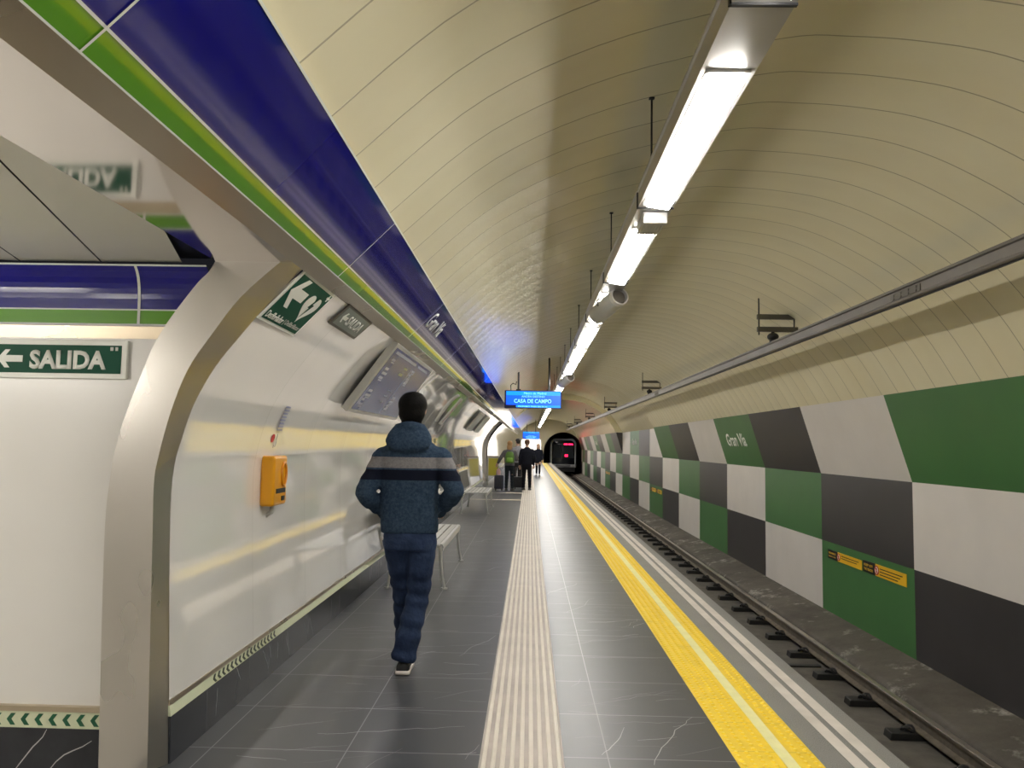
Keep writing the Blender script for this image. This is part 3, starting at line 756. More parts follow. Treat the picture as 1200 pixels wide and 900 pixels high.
# corridor exit sign
t = thing('exit_sign', (-2.55, 3.74, 1.786), 'large green exit sign with white frame on the corridor wall', 'sign', 'exit signs')
m = MB(); m.box(-.70, .553, -.012, .008, 0, .192); m.build('frame', M['sign_white'], t, bevel=.004)
m = MB(); m.box(-.675, .525, -.015, -.010, .026, .166); m.build('face', M['sign_green'], t)
m = MB(); arrow_left(m, (-.095, -.016, .050), (1, 0, 0), (0, 0, 1), .128, .090, (0, -1, 0)); m.build('arrow', M['sign_white'], t)
text('lettering', 'SALIDA', M['sign_white'], Vector((-2.55+.068, 3.74-.0155, 1.786+.045)), (1, 0, 0), (0, 0, 1), .385, .095, t, bold=.042, thick=.0008)
m = MB(); m.box(.470, .485, -.0165, -.014, .140, .158); m.box(.495, .508, -.0165, -.014, .140, .158); m.build('maker_mark', M['sign_grey'], t)
# signs on the curved wall
def wall_sign(corners, off=.012):
    tl, tr, br, bl = [Vector(c) for c in corners]
    u = ((tr-tl)+(br-bl)).normalized(); vv = ((tl-bl)+(tr-br)); v = (vv-u*vv.dot(u)).normalized(); n = u.cross(v)
    w = ((tr-tl).length+(br-bl).length)/2; h = ((tl-bl).length+(tr-br).length)/2
    return bl+n*off, u, v, n, w, h
o, u, v, n, w, h = wall_sign([kw3(p) for p in [(-1.135, 3.735, 2.352), (-1.146, 4.35, 2.345), (-1.371, 4.31, 2.107), (-1.368, 3.74, 2.11)]], .014)
w = .585
t = thing('defibrillator_sign', o, 'green defibrillator sign with arrow and heart on the curved wall', 'sign')
m = MB(); m.obox(u*w/2+v*h/2-n*.006, u*w/2, v*h/2, n*.005); m.build('frame', M['sign_white'], t)
m = MB(); m.obox(u*w/2+v*h/2, u*(w/2-.016), v*(h/2-.016), n*.0015); m.build('face', M['sign_green'], t)
z = Vector((0, 0, 0))
m = MB(); arrow_left(m, u*w*.05+v*h*.36+n*.0015, u, v, w*.40, h*.57, n, head=.62, shaft=.34); m.build('arrow', M['sign_white'], t)
hp = []
for k in range(40):
    a = 2*PI*k/40; hp.append((16*math.sin(a)**3/32*.36*w+.70*w, (13*math.cos(a)-5*math.cos(2*a)-2*math.cos(3*a)-math.cos(4*a))/32*.62*h+.56*h))
m = MB(); m.poly(hp, n*.0015, u, v, n, .002); m.build('heart', M['sign_white'], t)
bolt = [(.72, .80), (.655, .56), (.70, .56), (.675, .33), (.76, .64), (.71, .64), (.75, .80)]
m = MB(); m.poly([(a*w, b*h) for a, b in bolt], n*.0037, u, v, n, .001); m.build('bolt', M['sign_green'], t)
m = MB(); cx, cy = .91*w, .88*h
m.obox(u*cx+v*cy+n*.0025, u*.022, v*.007, n*.001); m.obox(u*cx+v*cy+n*.0025, u*.007, v*.022, n*.001); m.build('cross', M['sign_white'], t)
text('lettering', 'Desfibrilador', M['sign_white'], o+u*w*.05+v*h*.085, u, v, w*.42, h*.13, t, bold=.01, lift=.003)
text('lettering', '| Defibrillator', M['sign_grey'], o+u*w*.50+v*h*.085, u, v, w*.44, h*.12, t, lift=.003)
o, u, v, n, w, h = wall_sign([kw3(p) for p in [(-1.13, 4.662, 2.352), (-1.137, 5.361, 2.350), (-1.265, 5.355, 2.229), (-1.26, 4.649, 2.234)]], .018)
t = thing('exit_sign', o, 'small faded grey exit sign high on the curved wall beside the defibrillator sign', 'sign', 'exit signs')
m = MB(); m.obox(u*w/2+v*h/2-n*.005, u*w/2, v*h/2, n*.005); m.build('frame', M['galv'], t)
m = MB(); m.obox(u*w/2+v*h/2, u*(w/2-.03), v*(h/2-.018), n*.0015); m.build('face', M['sign_faded'], t)
m = MB(); arrow_left(m, u*w*.12+v*h*.28+n*.0015, u, v, w*.16, h*.44, n); m.build('arrow', M['sign_white'], t)
text('lettering', 'SALIDA', M['sign_white'], o+u*w*.32+v*h*.28, u, v, w*.54, h*.44, t, bold=.02, lift=.003)

# information board: slab standing off the curved wall
TL, TR, BR, BL = Vector((-1.075, 6.15, 2.30)), Vector((-1.075, 8.42, 2.30)), Vector((-1.48, 8.42, 1.74)), Vector((-1.48, 6.15, 1.74))
u = Vector((0, 1, 0)); v = (TL-BL).normalized(); n = u.cross(v); w, h = 2.27, (TL-BL).length
t = thing('information_board', BL, 'big slate blue information board tilted off the curved wall above the man', 'board')
m = MB(); m.obox(u*w/2+v*h/2-n*.03, u*w/2, v*h/2, n*.03); m.build('frame', M['frame_grey'], t, bevel=.008)
m = MB(); m.obox(u*w/2+v*h/2+n*.001, u*(w/2-.07), v*(h/2-.035), n*.002); m.build('face', M['board_blue'], t)
m = MB(); rows = [(.16, .88, .40), (.60, .88, .28)]
rnd = random.Random(3)
m.obox(u*w*.30+v*h*.90+n*.0035, u*w*.24, v*h*.018, n*.001); m.obox(u*w*.74+v*h*.90+n*.0035, u*w*.14, v*h*.018, n*.001)
for r in range(11):
    vv = .80-.066*r
    if r in (5, 6): continue
    for c0 in (.07, .54):
        if rnd.random() < .12: continue
        ln = .03+.06*rnd.random()
        m.obox(u*w*(c0+ln/2)+v*h*vv+n*.0035, u*w*ln/2, v*h*.017, n*.001)
        if rnd.random() < .5:
            m.obox(u*w*(c0+ln/2+.012)+v*h*(vv-.034)+n*.0035, u*w*ln*.4, v*h*.010, n*.001)
for vv in (.42, .33, .24): m.obox(u*w*.40+v*h*vv+n*.0035, u*w*.035, v*h*.008, n*.001)
m.build('printed_rows', M['board_text'], t)
m = MB(); m.obox(u*w*.515+v*h*.45+n*.0035, u*.005, v*h*.38, n*.001); m.build('divider', M['board_text'], t)
m = MB(); m.obox(u*w*.40+v*h*.78+n*.0035, u*w*.04, v*h*.014, n*.001); m.obox(u*w*.38+v*h*.68+n*.0035, u*w*.04, v*h*.02, n*.001); m.build('highlighted_rows', M['board_yellow'], t)

# help point and its sticker
t = thing('help_point', (-1.694, 4.98, 1.08), 'amber yellow help point box on the white curved wall', 'help point')
m = MB(); m.box(-.01, .082, -.13, .13, 0, .32); m.build('housing', M['orange'], t, bevel=.018)
m = MB()
pts = [(.086, .05+.045*math.cos(a), .20+.075*math.sin(a)) for a in [2*PI*k/20 for k in range(21)]]
m.tube(pts, .009, 8); m.build('receiver_ring', M['orange_dark'], t, smooth=True)
m = MB(); m.box(.080, .086, -.085, .095, .080, .110); m.build('slot_panel', M['black'], t, bevel=.002)
m = MB(); m.box(.080, .088, .02, .075, .030, .060); m.build('push_button', M['black'], t, bevel=.002)
m = MB(); m.tube([(.03, .0, .0), (.03, .0, -.045), (-.012, .0, -.07)], .014, 8); m.build('cable_gland', M['frame_grey'], t, smooth=True)
t = thing('instruction_sticker', (-1.680, 4.90, 1.475), 'small printed sticker with red mark above the amber help point', 'sticker')
ud = Vector((0, 1, 0)); vd = Vector((.055, 0, .20)).normalized(); nd = ud.cross(vd)
if nd.x < 0: nd = -nd
m = MB()
for k in range(8):
    m.obox(ud*(.10)+vd*(.10+k*.022)+nd*.016+Vector((.0+max(0, (k-3))*.0028, 0, 0)), ud*(.05-.004*(k % 3)), vd*.006, nd*.001)
m.build('printed_lines', M['print_blue'], t)
m = MB(); m.poly([(.045+.028*math.cos(2*PI*k/20), .04+.028*math.sin(2*PI*k/20)) for k in range(20)], nd*.006, ud, vd, nd, .002); m.build('red_mark', M['red'], t)
m = MB(); m.tube([ud*.10+vd*.07+nd*.012, ud*.105+vd*.03+nd*.012, ud*.085+vd*.0+nd*.012, ud*.085+vd*-.02+nd*.012, ud*.115+vd*-.02+nd*.012, ud*.12+vd*.02+nd*.012, ud*.105+vd*.03+nd*.012], .003, 6); m.build('hand_drawing', M['frame_grey'], t)

# next-train displays
def display(loc, w, h, label, full=True):
    t = thing('train_display', loc, label, 'display', 'hanging blue train displays')
    m = MB(); m.box(-w/2, w/2, 0, .14, 0, h); m.build('case', M['screen_frame'], t, bevel=.01)
    m = MB(); m.box(-w/2+.035, w/2-.03, -.004, .002, .075, h-.02); m.build('screen', M['screen'], t)
    m = MB(); m.box(-w/2+.035, w/2-.03, -.006, -.003, h-.105, h-.02); m.build('title_band', M['screen_band'], t)
    X = lambda x, z: Vector(loc)+Vector((x, -.0065, z))
    ux, uz = (1, 0, 0), (0, 0, 1)
    text('lettering', 'Metro de Madrid', M['screen_text'], X(-.20, h-.085), ux, uz, .48, .05, t)
    text('lettering', 'ANDÉN DESTINO', M['screen_text'], X(-.25, .235), ux, uz, .50, .05, t)
    text('lettering', 'CASA DE CAMPO', M['screen_text'], X(-.41, .115), ux, uz, .80, .085, t, bold=.015)
    m = MB(); m.box(-w/2+.25, w/2-.03, -.006, -.002, .022, .07); m.build('bottom_band', M['screen_band'], t)
    text('lettering', 'PRÓXIMO TREN EN 01 m', M['screen_text'], X(-.32, .026), ux, uz, .62, .038, t, bold=.01)
    for xr in (-.32, .34):
        zt = vault_z(loc[0]+xr)-loc[2]
        m = MB(); m.tube([(xr, .07, h), (xr, .07, zt)], .022, 8); m.box(xr-.05, xr+.05, .02, .12, h, h+.03); m.build('suspension_post', M['black_metal'], t, smooth=True)
    m = MB(); m.tube([(-.48, .07, h), (-.49, .07, h+.11), (-.44, .07, h+.16), (-.38, .07, h+.13), (-.36, .07, h+.20)], .010, 6); m.build('cable', M['black_metal'], t, smooth=True)
    return t
display((.055, 16.5, 2.275), 1.23, .385, 'large nearer blue hanging display with cyan lettering above the platform')
display((.08, 58.5, 1.92), 1.28, .56, 'small far blue display hanging before the end of the platform')

# warning signs on the track wall
def warning(y0, y1, z0, z1, label, lines, slant=0):
    t = thing('warning_sign', (4.298, y1, z0), label, 'sign', 'yellow and black track warning signs')
    L = y1-y0; H = z1-z0; n = (-1, 0, 0)      # u runs towards the camera (-y)
    m = MB(); m.box(-.006, 0, -L*.31, 0, 0, H); m.build('black_field', M['warn_black'], t)
    m = MB(); m.box(-.006, 0, -L, -L*.31, 0, H); m.build('yellow_field', M['sign_yellow'], t)
    o = Vector((4.298-.006, y1, z0))
    for i, s in enumerate(lines):
        text('lettering', s, M['sign_yellow'], o+Vector((0, -L*.03, H*(.54-.36*i))), (0, -1, 0), (0, 0, 1), L*.22, H*.22, t, bold=.01)
    m = MB(); c = (-L*.345, H*.5); m.tube([(-.006, c[0], c[1]), (-.009, c[0], c[1])], H*.40, 20); m.build('roundel', M['red'], t)
    m = MB(); m.tube([(-.008, c[0], c[1]), (-.011, c[0], c[1])], H*.29, 20); m.build('roundel_field', M['sign_white'], t)
    m = MB(); m.box(-.013, -.011, c[0]-.012, c[0]+.012, c[1]-H*.2, c[1]+H*.2); m.obox((-.013, c[0], c[1]), (.001, 0, 0), Vector((0, .7, .7))*H*.3, Vector((0, -.7, .7))*.008); m.build('pictogram', M['red'], t)
    m = MB()
    for i in range(3 if L > 1.12 else 2):
        m.box(-.0075, -.006, -L*(.92-.05*i), -L*.42, H*(.66-.24*i), H*(.74-.24*i))
    m.build('small_print', M['warn_black'], t)
    return t
warning(10.14, 11.26, -.040, .085, 'nearer wall warning strip pair, farther half with two short lines on yellow', ['PROHIBIDO', 'BAJAR A VÍAS'])
warning(8.96, 10.10, -.040, .105, 'nearest black and yellow warning strip on the green lower panel', ['KEEP OFF', 'THE TRACKS'])
for yb in (6*PITCH, 12*PITCH):
    lab = 'distant warning strip pair on a green lower panel of the checkered wall' if yb < 30 else 'tiny warning strip pair near the tunnel mouth'
    warning(10.14+yb, 11.26+yb, -.040, .085, lab+', farther half', ['PROHIBIDO', 'BAJAR A VÍAS'])
    warning(8.96+yb, 10.10+yb, -.040, .085, lab+', nearer half', ['KEEP OFF', 'THE TRACKS'])

# ------------------------------------------------------------------ benches
def bench(label):
    t = thing('bench', (-1.18, 0, 0), label, 'bench', 'steel benches along the left wall')
    L = .98
    m = MB()
    for xx in (-.25, .25): m.tube([(xx, -L, .445), (xx, L, .445)], .014, 10)
    for yy in (-L, 0, L): m.tube([(-.25, yy, .445), (.25, yy, .445)], .014, 10)
    m.build('seat_frame', M['steel_bench'], t, smooth=True)
    m = MB(); m.mat(1).box(-.245, .25, -L+.005, L-.005, .444, .450); m.mat(0)
    for k in range(6):
        xx = -.205+k*.082; m.box(xx-.030, xx+.030, -L+.012, L-.012, .452, .458)
    for k in range(7): m.box(-.24, .24, -L+.1+k*.295, -L+.115+k*.295, .446, .452)
    m.build('seat', [M['steel_bench'], M['galv']], t)
    m = MB(); m.prism([(.25, .462), (.275, .455), (.285, .43), (.275, .385), (.268, .385), (.275, .43), (.267, .448), (.25, .455)], -L, L); m.build('front_apron', M['steel_bench'], t, smooth=True)
    for xs, dx in ((.24, .06), (-.24, -.05)):
        for yy in (-L+.02, L-.02):
            m = MB(); m.tube([(xs, yy, .44), (xs+dx*.25, yy, .40), (xs+dx*.3, yy, .28), (xs+dx*.6, yy, .12), (xs+dx, yy, .015)], [.022, .021, .017, .016, .017], 10)
            m.tube([(xs+dx, yy, 0), (xs+dx, yy, .014)], .034, 12); m.build('leg', M['steel_bench'], t, smooth=True)
    m = MB(); m.obox((-.295, 0, .69), (.006, 0, 0), (0, L, 0), Vector((-.035, 0, .19)))
    m.build('backrest', M['bench_back'], t)
    m = MB()
    for yy in (-L+.1, 0, L-.1): m.tube([(-.25, yy, .445), (-.285, yy, .50), (-.335, yy, .87)], .012, 8)
    m.tube([(-.335, -L, .885), (-.335, L, .885)], .014, 8)
    m.build('back_posts', M['steel_bench'], t, smooth=True)
    return t
b1 = bench('nearer slatted steel bench partly hidden behind the walking man'); b1.location = (-1.16, 9.0, 0)
dup(b1, (-1.175, 17.55, 0), 'second steel bench with dark backrest farther along the left wall')

# ------------------------------------------------------------------ people
def remesh(mb, name, mats, parent, voxel=.012, smooth=6, bands=None):
    me = bpy.data.meshes.new(name); me.from_pydata(mb.v, [], mb.f)
    bm = bmesh.new(); bm.from_mesh(me); bmesh.ops.recalc_face_normals(bm, faces=bm.faces); bm.to_mesh(me); bm.free()
    o = bpy.data.objects.new(name, me); COL.objects.link(o)
    r = o.modifiers.new('r', 'REMESH'); r.mode = 'VOXEL'; r.voxel_size = voxel; r.use_smooth_shade = True
    s = o.modifiers.new('s', 'SMOOTH'); s.iterations = smooth; s.factor = .5
    dg = bpy.context.evaluated_depsgraph_get(); dg.update()
    me2 = bpy.data.meshes.new_from_object(o.evaluated_get(dg)); bpy.data.objects.remove(o); bpy.data.meshes.remove(me)
    me2.name = name; me2.materials.clear()
    for mm in (mats if isinstance(mats, (list, tuple)) else [mats]): me2.materials.append(mm)
    me2.polygons.foreach_set('use_smooth', [True]*len(me2.polygons))
    ob = bpy.data.objects.new(name, me2); COL.objects.link(ob); ob.parent = parent
    return ob
def torso(m, rs, n=28):        # rings (z, cx, cy, rx, ry)
    out = []
    for z, cx, cy, rx, ry in rs:
        ring = []
        for i in range(n):
            a = 2*PI*i/n; c, s = math.cos(a), math.sin(a); e = .82
            ring.append((cx+rx*math.copysign(abs(c)**e, c), cy+ry*math.copysign(abs(s)**e, s), z))
        out.append(ring)
    m.rings(out); return m
def smooth_pts(pts, n=5): return catmull([tuple(p) for p in pts], n)
def hand(m, wrist, elbow, side):
    w = Vector(wrist); d = (w-Vector(elbow)).normalized(); s = Vector((side, 0, 0)); s = (s-d*s.dot(d)).normalized(); nn = d.cross(s)
    palm = w+d*.045
    m.tube([w-d*.02, w+d*.02, w+d*.07, w+d*.09], [(.024, .022), (.033, .018), (.040, .016), (.034, .014)], 12)
    for k, (off, ln) in enumerate(((-.030, .070), (-.010, .080), (.010, .076), (.029, .060))):
        b = w+d*.085+s*off; m.tube([b-d*.02, b+d*ln*.45+nn*.012, b+d*ln*.8+nn*.030, b+d*ln*.95+nn*.045], [.010, .0095, .009, .007], 8)
    b = w+d*.025-s*.03; m.tube([b, b-s*.022+d*.025, b-s*.026+d*.055+nn*.012], [.013, .011, .009], 8)
SHOE = [(-.125, .036, .050), (-.115, .042, .085), (-.08, .044, .092), (-.02, .042, .088), (.04, .045, .072), (.10, .049, .055), (.145, .044, .042), (.165, .026, .034)]
def shoes(t, feet, mats):
    for (fx, fy, fz, rot, pitch) in feet:
        mtx = Matrix.Translation((fx, fy, fz)) @ Matrix.Rotation(rot, 4, 'Z') @ Matrix.Rotation(pitch, 4, 'X')
        m = MB(); rs = []
        for y, hw, h in SHOE:
            rs.append([mtx @ Vector(p) for p in ((-hw, y, .024), (-hw*.95, y, h*.6), (-hw*.55, y, h), (hw*.55, y, h), (hw*.95, y, h*.6), (hw, y, .024))])
        m.rings(rs); up = m.build('shoe', mats[0], t, smooth='all')
        m = MB(); rs = []
        for y, hw, h in SHOE:
            q = 1.06; e = .008 if y < -.11 or y > .15 else 0
            rs.append([mtx @ Vector(p) for p in ((-hw*q, y*1.03, e), (-hw*q*1.03, y*1.03, .017), (-hw*q, y*1.03, .032), (hw*q, y*1.03, .032), (hw*q*1.03, y*1.03, .017), (hw*q, y*1.03, e))])
        m.rings(rs); m.build('sole', mats[1], up, smooth='all')
def body_mesh(t, J, skin, voxel, thin=1.0):
    m = MB(); hx, hy, hz = J['head']
    nk = J['neck']
    m.ell((hx, hy-.012, hz+.028), (.075, .094, .092)); m.ell((hx, hy+.022, hz-.035), (.060, .072, .080))
    m.ell((hx, hy+.045, hz-.085), (.036, .040, .032))               # chin
    m.tube([(hx, hy+.088, hz+.022), (hx, hy+.112, hz-.018), (hx, hy+.096, hz-.026)], [.010, .016, .013], 8)   # nose
    for s in (-1, 1):
        m.ell((hx+s*.080, hy-.004, hz-.004), (.013, .022, .034), 12, 8)      # ears
        m.tube([(hx+s*.012, hy+.092, hz+.040), (hx+s*.045, hy+.080, hz+.042)], .009, 6)   # brow
    m.tube([(hx-.024, hy+.088, hz-.060), (hx, hy+.096, hz-.060), (hx+.024, hy+.088, hz-.060)], .009, 6)   # lips
    m.tube([(nk[0], nk[1], nk[2]-.06), (nk[0], nk[1]+.004, nk[2]+.02), (hx, hy-.015, hz-.05)], [.060, .056, .054], 14)
    torso(m, [(z, cx, cy, rx*.86, ry*.86) for z, cx, cy, rx, ry in J['torso']])
    for s in 'LR':
        sh, el, wr = J['sh'+s], J['el'+s], J['wr'+s]
        m.tube(smooth_pts([sh, Vector(sh)*.5+Vector(el)*.5, el, Vector(el)*.5+Vector(wr)*.5, wr], 3), [.052]*3+[.046]*3+[.042]*3+[.037]*3+[.027], 12)
        hand(m, wr, el, -1 if s == 'R' else 1)
        hp, kn, an = J['hip'+s], J['kn'+s], J['an'+s]
        m.tube([hp, Vector(hp)*.5+Vector(kn)*.5, kn, Vector(kn)*.55+Vector(an)*.45, an], [.078, .070, .050, .048, .034], 14)
        f = J['ft'+s]; m.tube([an, (f[0], f[1]-.02, f[2]+.05), (f[0], f[1]+.09, f[2]+.045)], [.034, .034, .026], 10)
    return remesh(m, 'body', skin, t, voxel, 4)
def pants(t, J, mat, voxel, w=1.0, cuff=.078, fold=.010):
    m = MB()
    hp = J['pelvis']
    torso(m, hp)
    for s in 'LR':
        a, k, an = Vector(J['hip'+s]), Vector(J['kn'+s]), Vector(J['an'+s])
        end = an+(an-k).normalized()*.02
        pts = smooth_pts([a, a.lerp(k, .5), k, k.lerp(end, .5), end], 5)
        rr = []
        for i in range(len(pts)):
            q = i/(len(pts)-1); r = (.098*(1-q*2)+.076*q*2) if q < .5 else (.076*(2-2*q)+cuff*(2*q-1))
            r *= w; wob = fold*math.sin(i*2.4+(1 if s == 'L' else 0))*(1 if q > .3 else .3)
            rr.append((r+wob, r+wob*.7))
        m.tube(pts, rr, 16)
    return remesh(m, 'trousers', mat, t, voxel, 4)
def jacket(t, J, mat, voxel, name='jacket', arm=1.0, hood=True):
    m = MB(); torso(m, J['torso'])
    for s in 'LR':
        sh, el, wr = Vector(J['sh'+s]), Vector(J['el'+s]), Vector(J['wr'+s])
        pts = smooth_pts([sh, sh.lerp(el, .5), el, el.lerp(wr, .5), wr], 5); rr = []
        for i in range(len(pts)):
            q = i/(len(pts)-1); r = (.076-.022*q)*arm if q < .85 else .050*arm
            rr.append(r+.004*math.sin(i*2.1))
        m.tube(pts, rr, 16); m.ell(sh, (.072*arm, .072*arm, .070*arm), 16, 10)
    return m
def clothes(name, col, scale=90, rough=.9, var=.18):
    return simple(name, col, rough, spec=.15, var=var, vscale=scale*.25, bmp=.25, bscale=scale)
SKIN = simple('skin', (.42, .24, .16), .5)
SKIN2 = simple('skin_light', (.52, .32, .23), .5)

# the man walking away
def hoodie_material():
    m, nt, b = new_mat('striped_hoodie'); p = pos(nt, 'Object')
    sx = N(nt, 'ShaderNodeSeparateXYZ'); nt.links.new(p, sx.inputs[0]); z = sx.outputs[2]
    f = ramp(nt, noise(nt, p, 55, 4, .7), .3, .7)
    c = mixcol(nt, f, (.016, .030, .058), (.046, .074, .118))
    def band(lo, hi):
        return math_n(nt, 'MULTIPLY', math_n(nt, 'GREATER_THAN', z, lo), math_n(nt, 'LESS_THAN', z, hi))
    g = mixcol(nt, f, (.150, .145, .150), (.235, .225, .23))
    c = mixcol(nt, band(1.333, 1.404), c, g)
    c = mixcol(nt, band(1.255, 1.322), c, (.008, .010, .020))
    nt.links.new(c, b.inputs['Base Color']); b.inputs['Roughness'].default_value = .95; b.inputs['Specular IOR Level'].default_value = .1
    bump(nt, b, math_n(nt, 'ADD', math_n(nt, 'MULTIPLY', noise(nt, p, 8, 2), 4.0), noise(nt, p, 120, 3)), .4, .008); return m
def denim_material():
    m, nt, b = new_mat('dark_denim'); p = pos(nt, 'Object')
    f = ramp(nt, noise(nt, p, 7, 4, .6), .35, .7)
    c = mixcol(nt, f, (.012, .022, .056), (.030, .050, .110))
    nt.links.new(c, b.inputs['Base Color']); b.inputs['Roughness'].default_value = .85; b.inputs['Specular IOR Level'].default_value = .2
    bump(nt, b, noise(nt, scaled(nt, p, (1, 1, .8)), 11, 3), .7, .035); return m
MAN = (-.785, 5.12, 0)
t = thing('person', MAN, 'man in striped navy hoodie and jeans walking away along the platform', 'person')
J = dict(head=(-.003, .02, 1.722), neck=(-.01, -.005, 1.555),
         torso=[(.925, -.002, .0, .180, .118), (.96, -.002, 0, .192, .125), (1.03, -.006, 0, .188, .126), (1.14, -.008, 0, .188, .126), (1.25, -.008, -.005, .196, .130), (1.34, -.006, -.012, .208, .128), (1.41, -.005, -.012, .206, .115), (1.455, -.004, -.011, .198, .10), (1.495, -.004, -.010, .148, .090), (1.53, -.004, -.006, .108, .080), (1.565, -.006, 0, .078, .072)],
         shL=(-.186, -.01, 1.40), shR=(.193, -.01, 1.405), elL=(-.288, -.07, 1.165), elR=(.295, -.07, 1.185), wrL=(-.175, .13, 1.01), wrR=(.165, .15, 1.03),
         pelvis=[(.80, .0, .0, .165, .118), (.86, .004, -.004, .176, .124), (.95, .0, 0, .170, .116), (1.0, 0, 0, .160, .11)],
         hipL=(-.082, .0, .86), hipR=(.088, -.005, .86), knL=(-.055, .16, .50), knR=(.060, .045, .50), anL=(-.060, .40, .125), anR=(-.018, -.005, .10),
         ftL=(-.065, .42, .0), ftR=(-.020, .03, .0))
body_mesh(t, J, SKIN, .009)
pants(t, J, denim_material(), .010, 1.0, .082)
m = jacket(t, J, None, .01)
# hem and cuffs
torso(m, [(.905, -.002, 0, .184, .122), (.925, -.002, 0, .190, .127), (.975, -.002, 0, .190, .127), (.985, -.002, 0, .186, .122)])
# hood lying on the back: a collar roll and a draped pouch
ring = [(.082*math.cos(a)-.006, -.012+.080*math.sin(a), 1.575+.028*math.cos(a)*0-.030*math.sin(a)) for a in [2*PI*k/24 for k in range(25)]]
m.tube(ring, [.030+.006*max(0, -math.sin(2*PI*k/24)) for k in range(25)], 12)
m.rings([[(-.008+rx*math.cos(2*PI*i/24), cy+ry*math.sin(2*PI*i/24), z) for i in range(24)] for z, cy, rx, ry in
         ((1.432, -.112, .050, .018), (1.448, -.118, .105, .034), (1.474, -.114, .142, .048), (1.512, -.100, .156, .056), (1.552, -.082, .144, .058), (1.592, -.064, .118, .052), (1.626, -.050, .092, .040))])
remesh(m, 'hoodie', hoodie_material(), t, .0105, 3)
shoes(t, [(-.020, .065, .0, .04, 0), (-.062, .49, .008, -.03, .10)], (simple('black_trainer', (.012, .012, .013), .6), simple('white_sole', (.72, .66, .62), .5)))
# hair: cap following the skull, down to the nape
m = MB(); hx, hy, hz = J['head']
m.ell((hx, hy-.020, hz+.030), (.099, .112, .090)); m.ell((hx, hy-.048, hz-.025), (.090, .076, .085)); m.ell((hx, hy+.04, hz+.062), (.080, .070, .060)); m.ell((hx, hy-.050, hz-.085), (.070, .050, .050))
remesh(m, 'hair', simple('black_hair', (.0035, .003, .003), .7, spec=.12, bmp=.5, bscale=70), t, .010, 3)

# distant travellers
def traveller(loc, rz, h, label, top, legs, hair, pose='stand', long_hair=False, shoe=(.02, .02, .02), coat=False, shoe_sole=(.03, .03, .03)):
    t = thing('person', loc, label, 'person', rz=rz); k = h/1.78
    hem = .70 if coat else .90
    J = dict(head=(0, .02, 1.67), neck=(0, 0, 1.50), torso=[(hem, 0, 0, .19, .13), (1.0, 0, 0, .185, .125), (1.2, 0, 0, .20, .13), (1.35, 0, -.01, .21, .125), (1.43, 0, -.01, .185, .10), (1.48, 0, -.005, .11, .08), (1.52, 0, 0, .07, .068)],
             shL=(-.18, 0, 1.39), shR=(.18, 0, 1.39), elL=(-.25, -.03, 1.12), elR=(.25, -.03, 1.12), wrL=(-.24, .08, .88), wrR=(.24, .08, .88),
             pelvis=[(.78, 0, 0, .165, .12), (.86, 0, 0, .175, .125), (.96, 0, 0, .165, .115)],
             hipL=(-.09, 0, .84), hipR=(.09, 0, .84), knL=(-.10, .03, .48), knR=(.10, .02, .48), anL=(-.11, -.01, .10), anR=(.11, -.01, .10), ftL=(-.11, .03, 0), ftR=(.11, .03, 0))
    if pose == 'phone':
        J.update(elL=(-.27, .02, 1.13), wrL=(-.10, .24, 1.22), elR=(.27, .02, 1.13), wrR=(.10, .24, 1.22))
    if pose == 'wide':
        J.update(elL=(-.34, .0, 1.15), wrL=(-.44, .10, .98), elR=(.26, .05, 1.13), wrR=(.12, .22, 1.18))
    if pose == 'walk':
        J.update(knL=(-.08, .14, .50), anL=(-.08, .26, .12), ftL=(-.08, .29, 0), knR=(.08, -.04, .47), anR=(.08, -.20, .12), ftR=(.08, -.16, 0))
    for q, val in list(J.items()):
        if isinstance(val, tuple): J[q] = tuple(c*k for c in val)
        else: J[q] = [tuple(c*k for c in r) for r in val]
    body_mesh(t, J, SKIN2, .014)
    pants(t, J, clothes('traveller_trousers', legs), .016, .92*k, .062)
    m = jacket(t, J, None, .016, arm=.95); remesh(m, 'jacket', clothes('traveller_jacket', top), t, .016, 3)
    shoes(t, [(J['ftL'][0], J['ftL'][1]+.02, 0, .12, 0), (J['ftR'][0], J['ftR'][1]+.02, 0, -.12, 0)], (simple('dark_shoe', shoe, .6), simple('shoe_sole', shoe_sole, .6)))
    hx, hy, hz = J['head']; m = MB()
    m.ell((hx, hy-.018, hz+.040), (.088, .102, .078)); m.ell((hx, hy-.045, hz-.005), (.078, .066, .075))
    if long_hair: m.ell((hx, hy-.06, hz-.10), (.092, .050, .13)); m.ell((hx, hy-.055, hz-.20), (.085, .035, .08))
    remesh(m, 'hair', simple('hair', hair, .6), t, .013, 3)
    return t
traveller((-.09, 25.5, 0), .05, 1.66, 'person in black jacket and trousers, back turned, standing on the pale guide strip', (.010, .011, .018), (.008, .008, .012), (.10, .045, .025))
g = traveller((-.65, 25.0, 0), -.12, 1.60, 'fair-haired person in grey top with a green backpack among the luggage', (.11, .105, .115), (.014, .018, .022), (.30, .17, .07), 'wide', True)
traveller((-.42, 27.0, 0), .5, 1.70, 'person in light grey jacket half hidden behind the backpack wearer', (.26, .26, .29), (.03, .03, .035), (.015, .012, .012), 'phone')
traveller((.42, 38.0, 0), PI, 1.52, 'distant person in dark coat with white shoes near the yellow strip', (.012, .014, .024), (.012, .012, .018), (.20, .12, .06), 'walk', True, (.6, .6, .62), True, (.7, .7, .7))
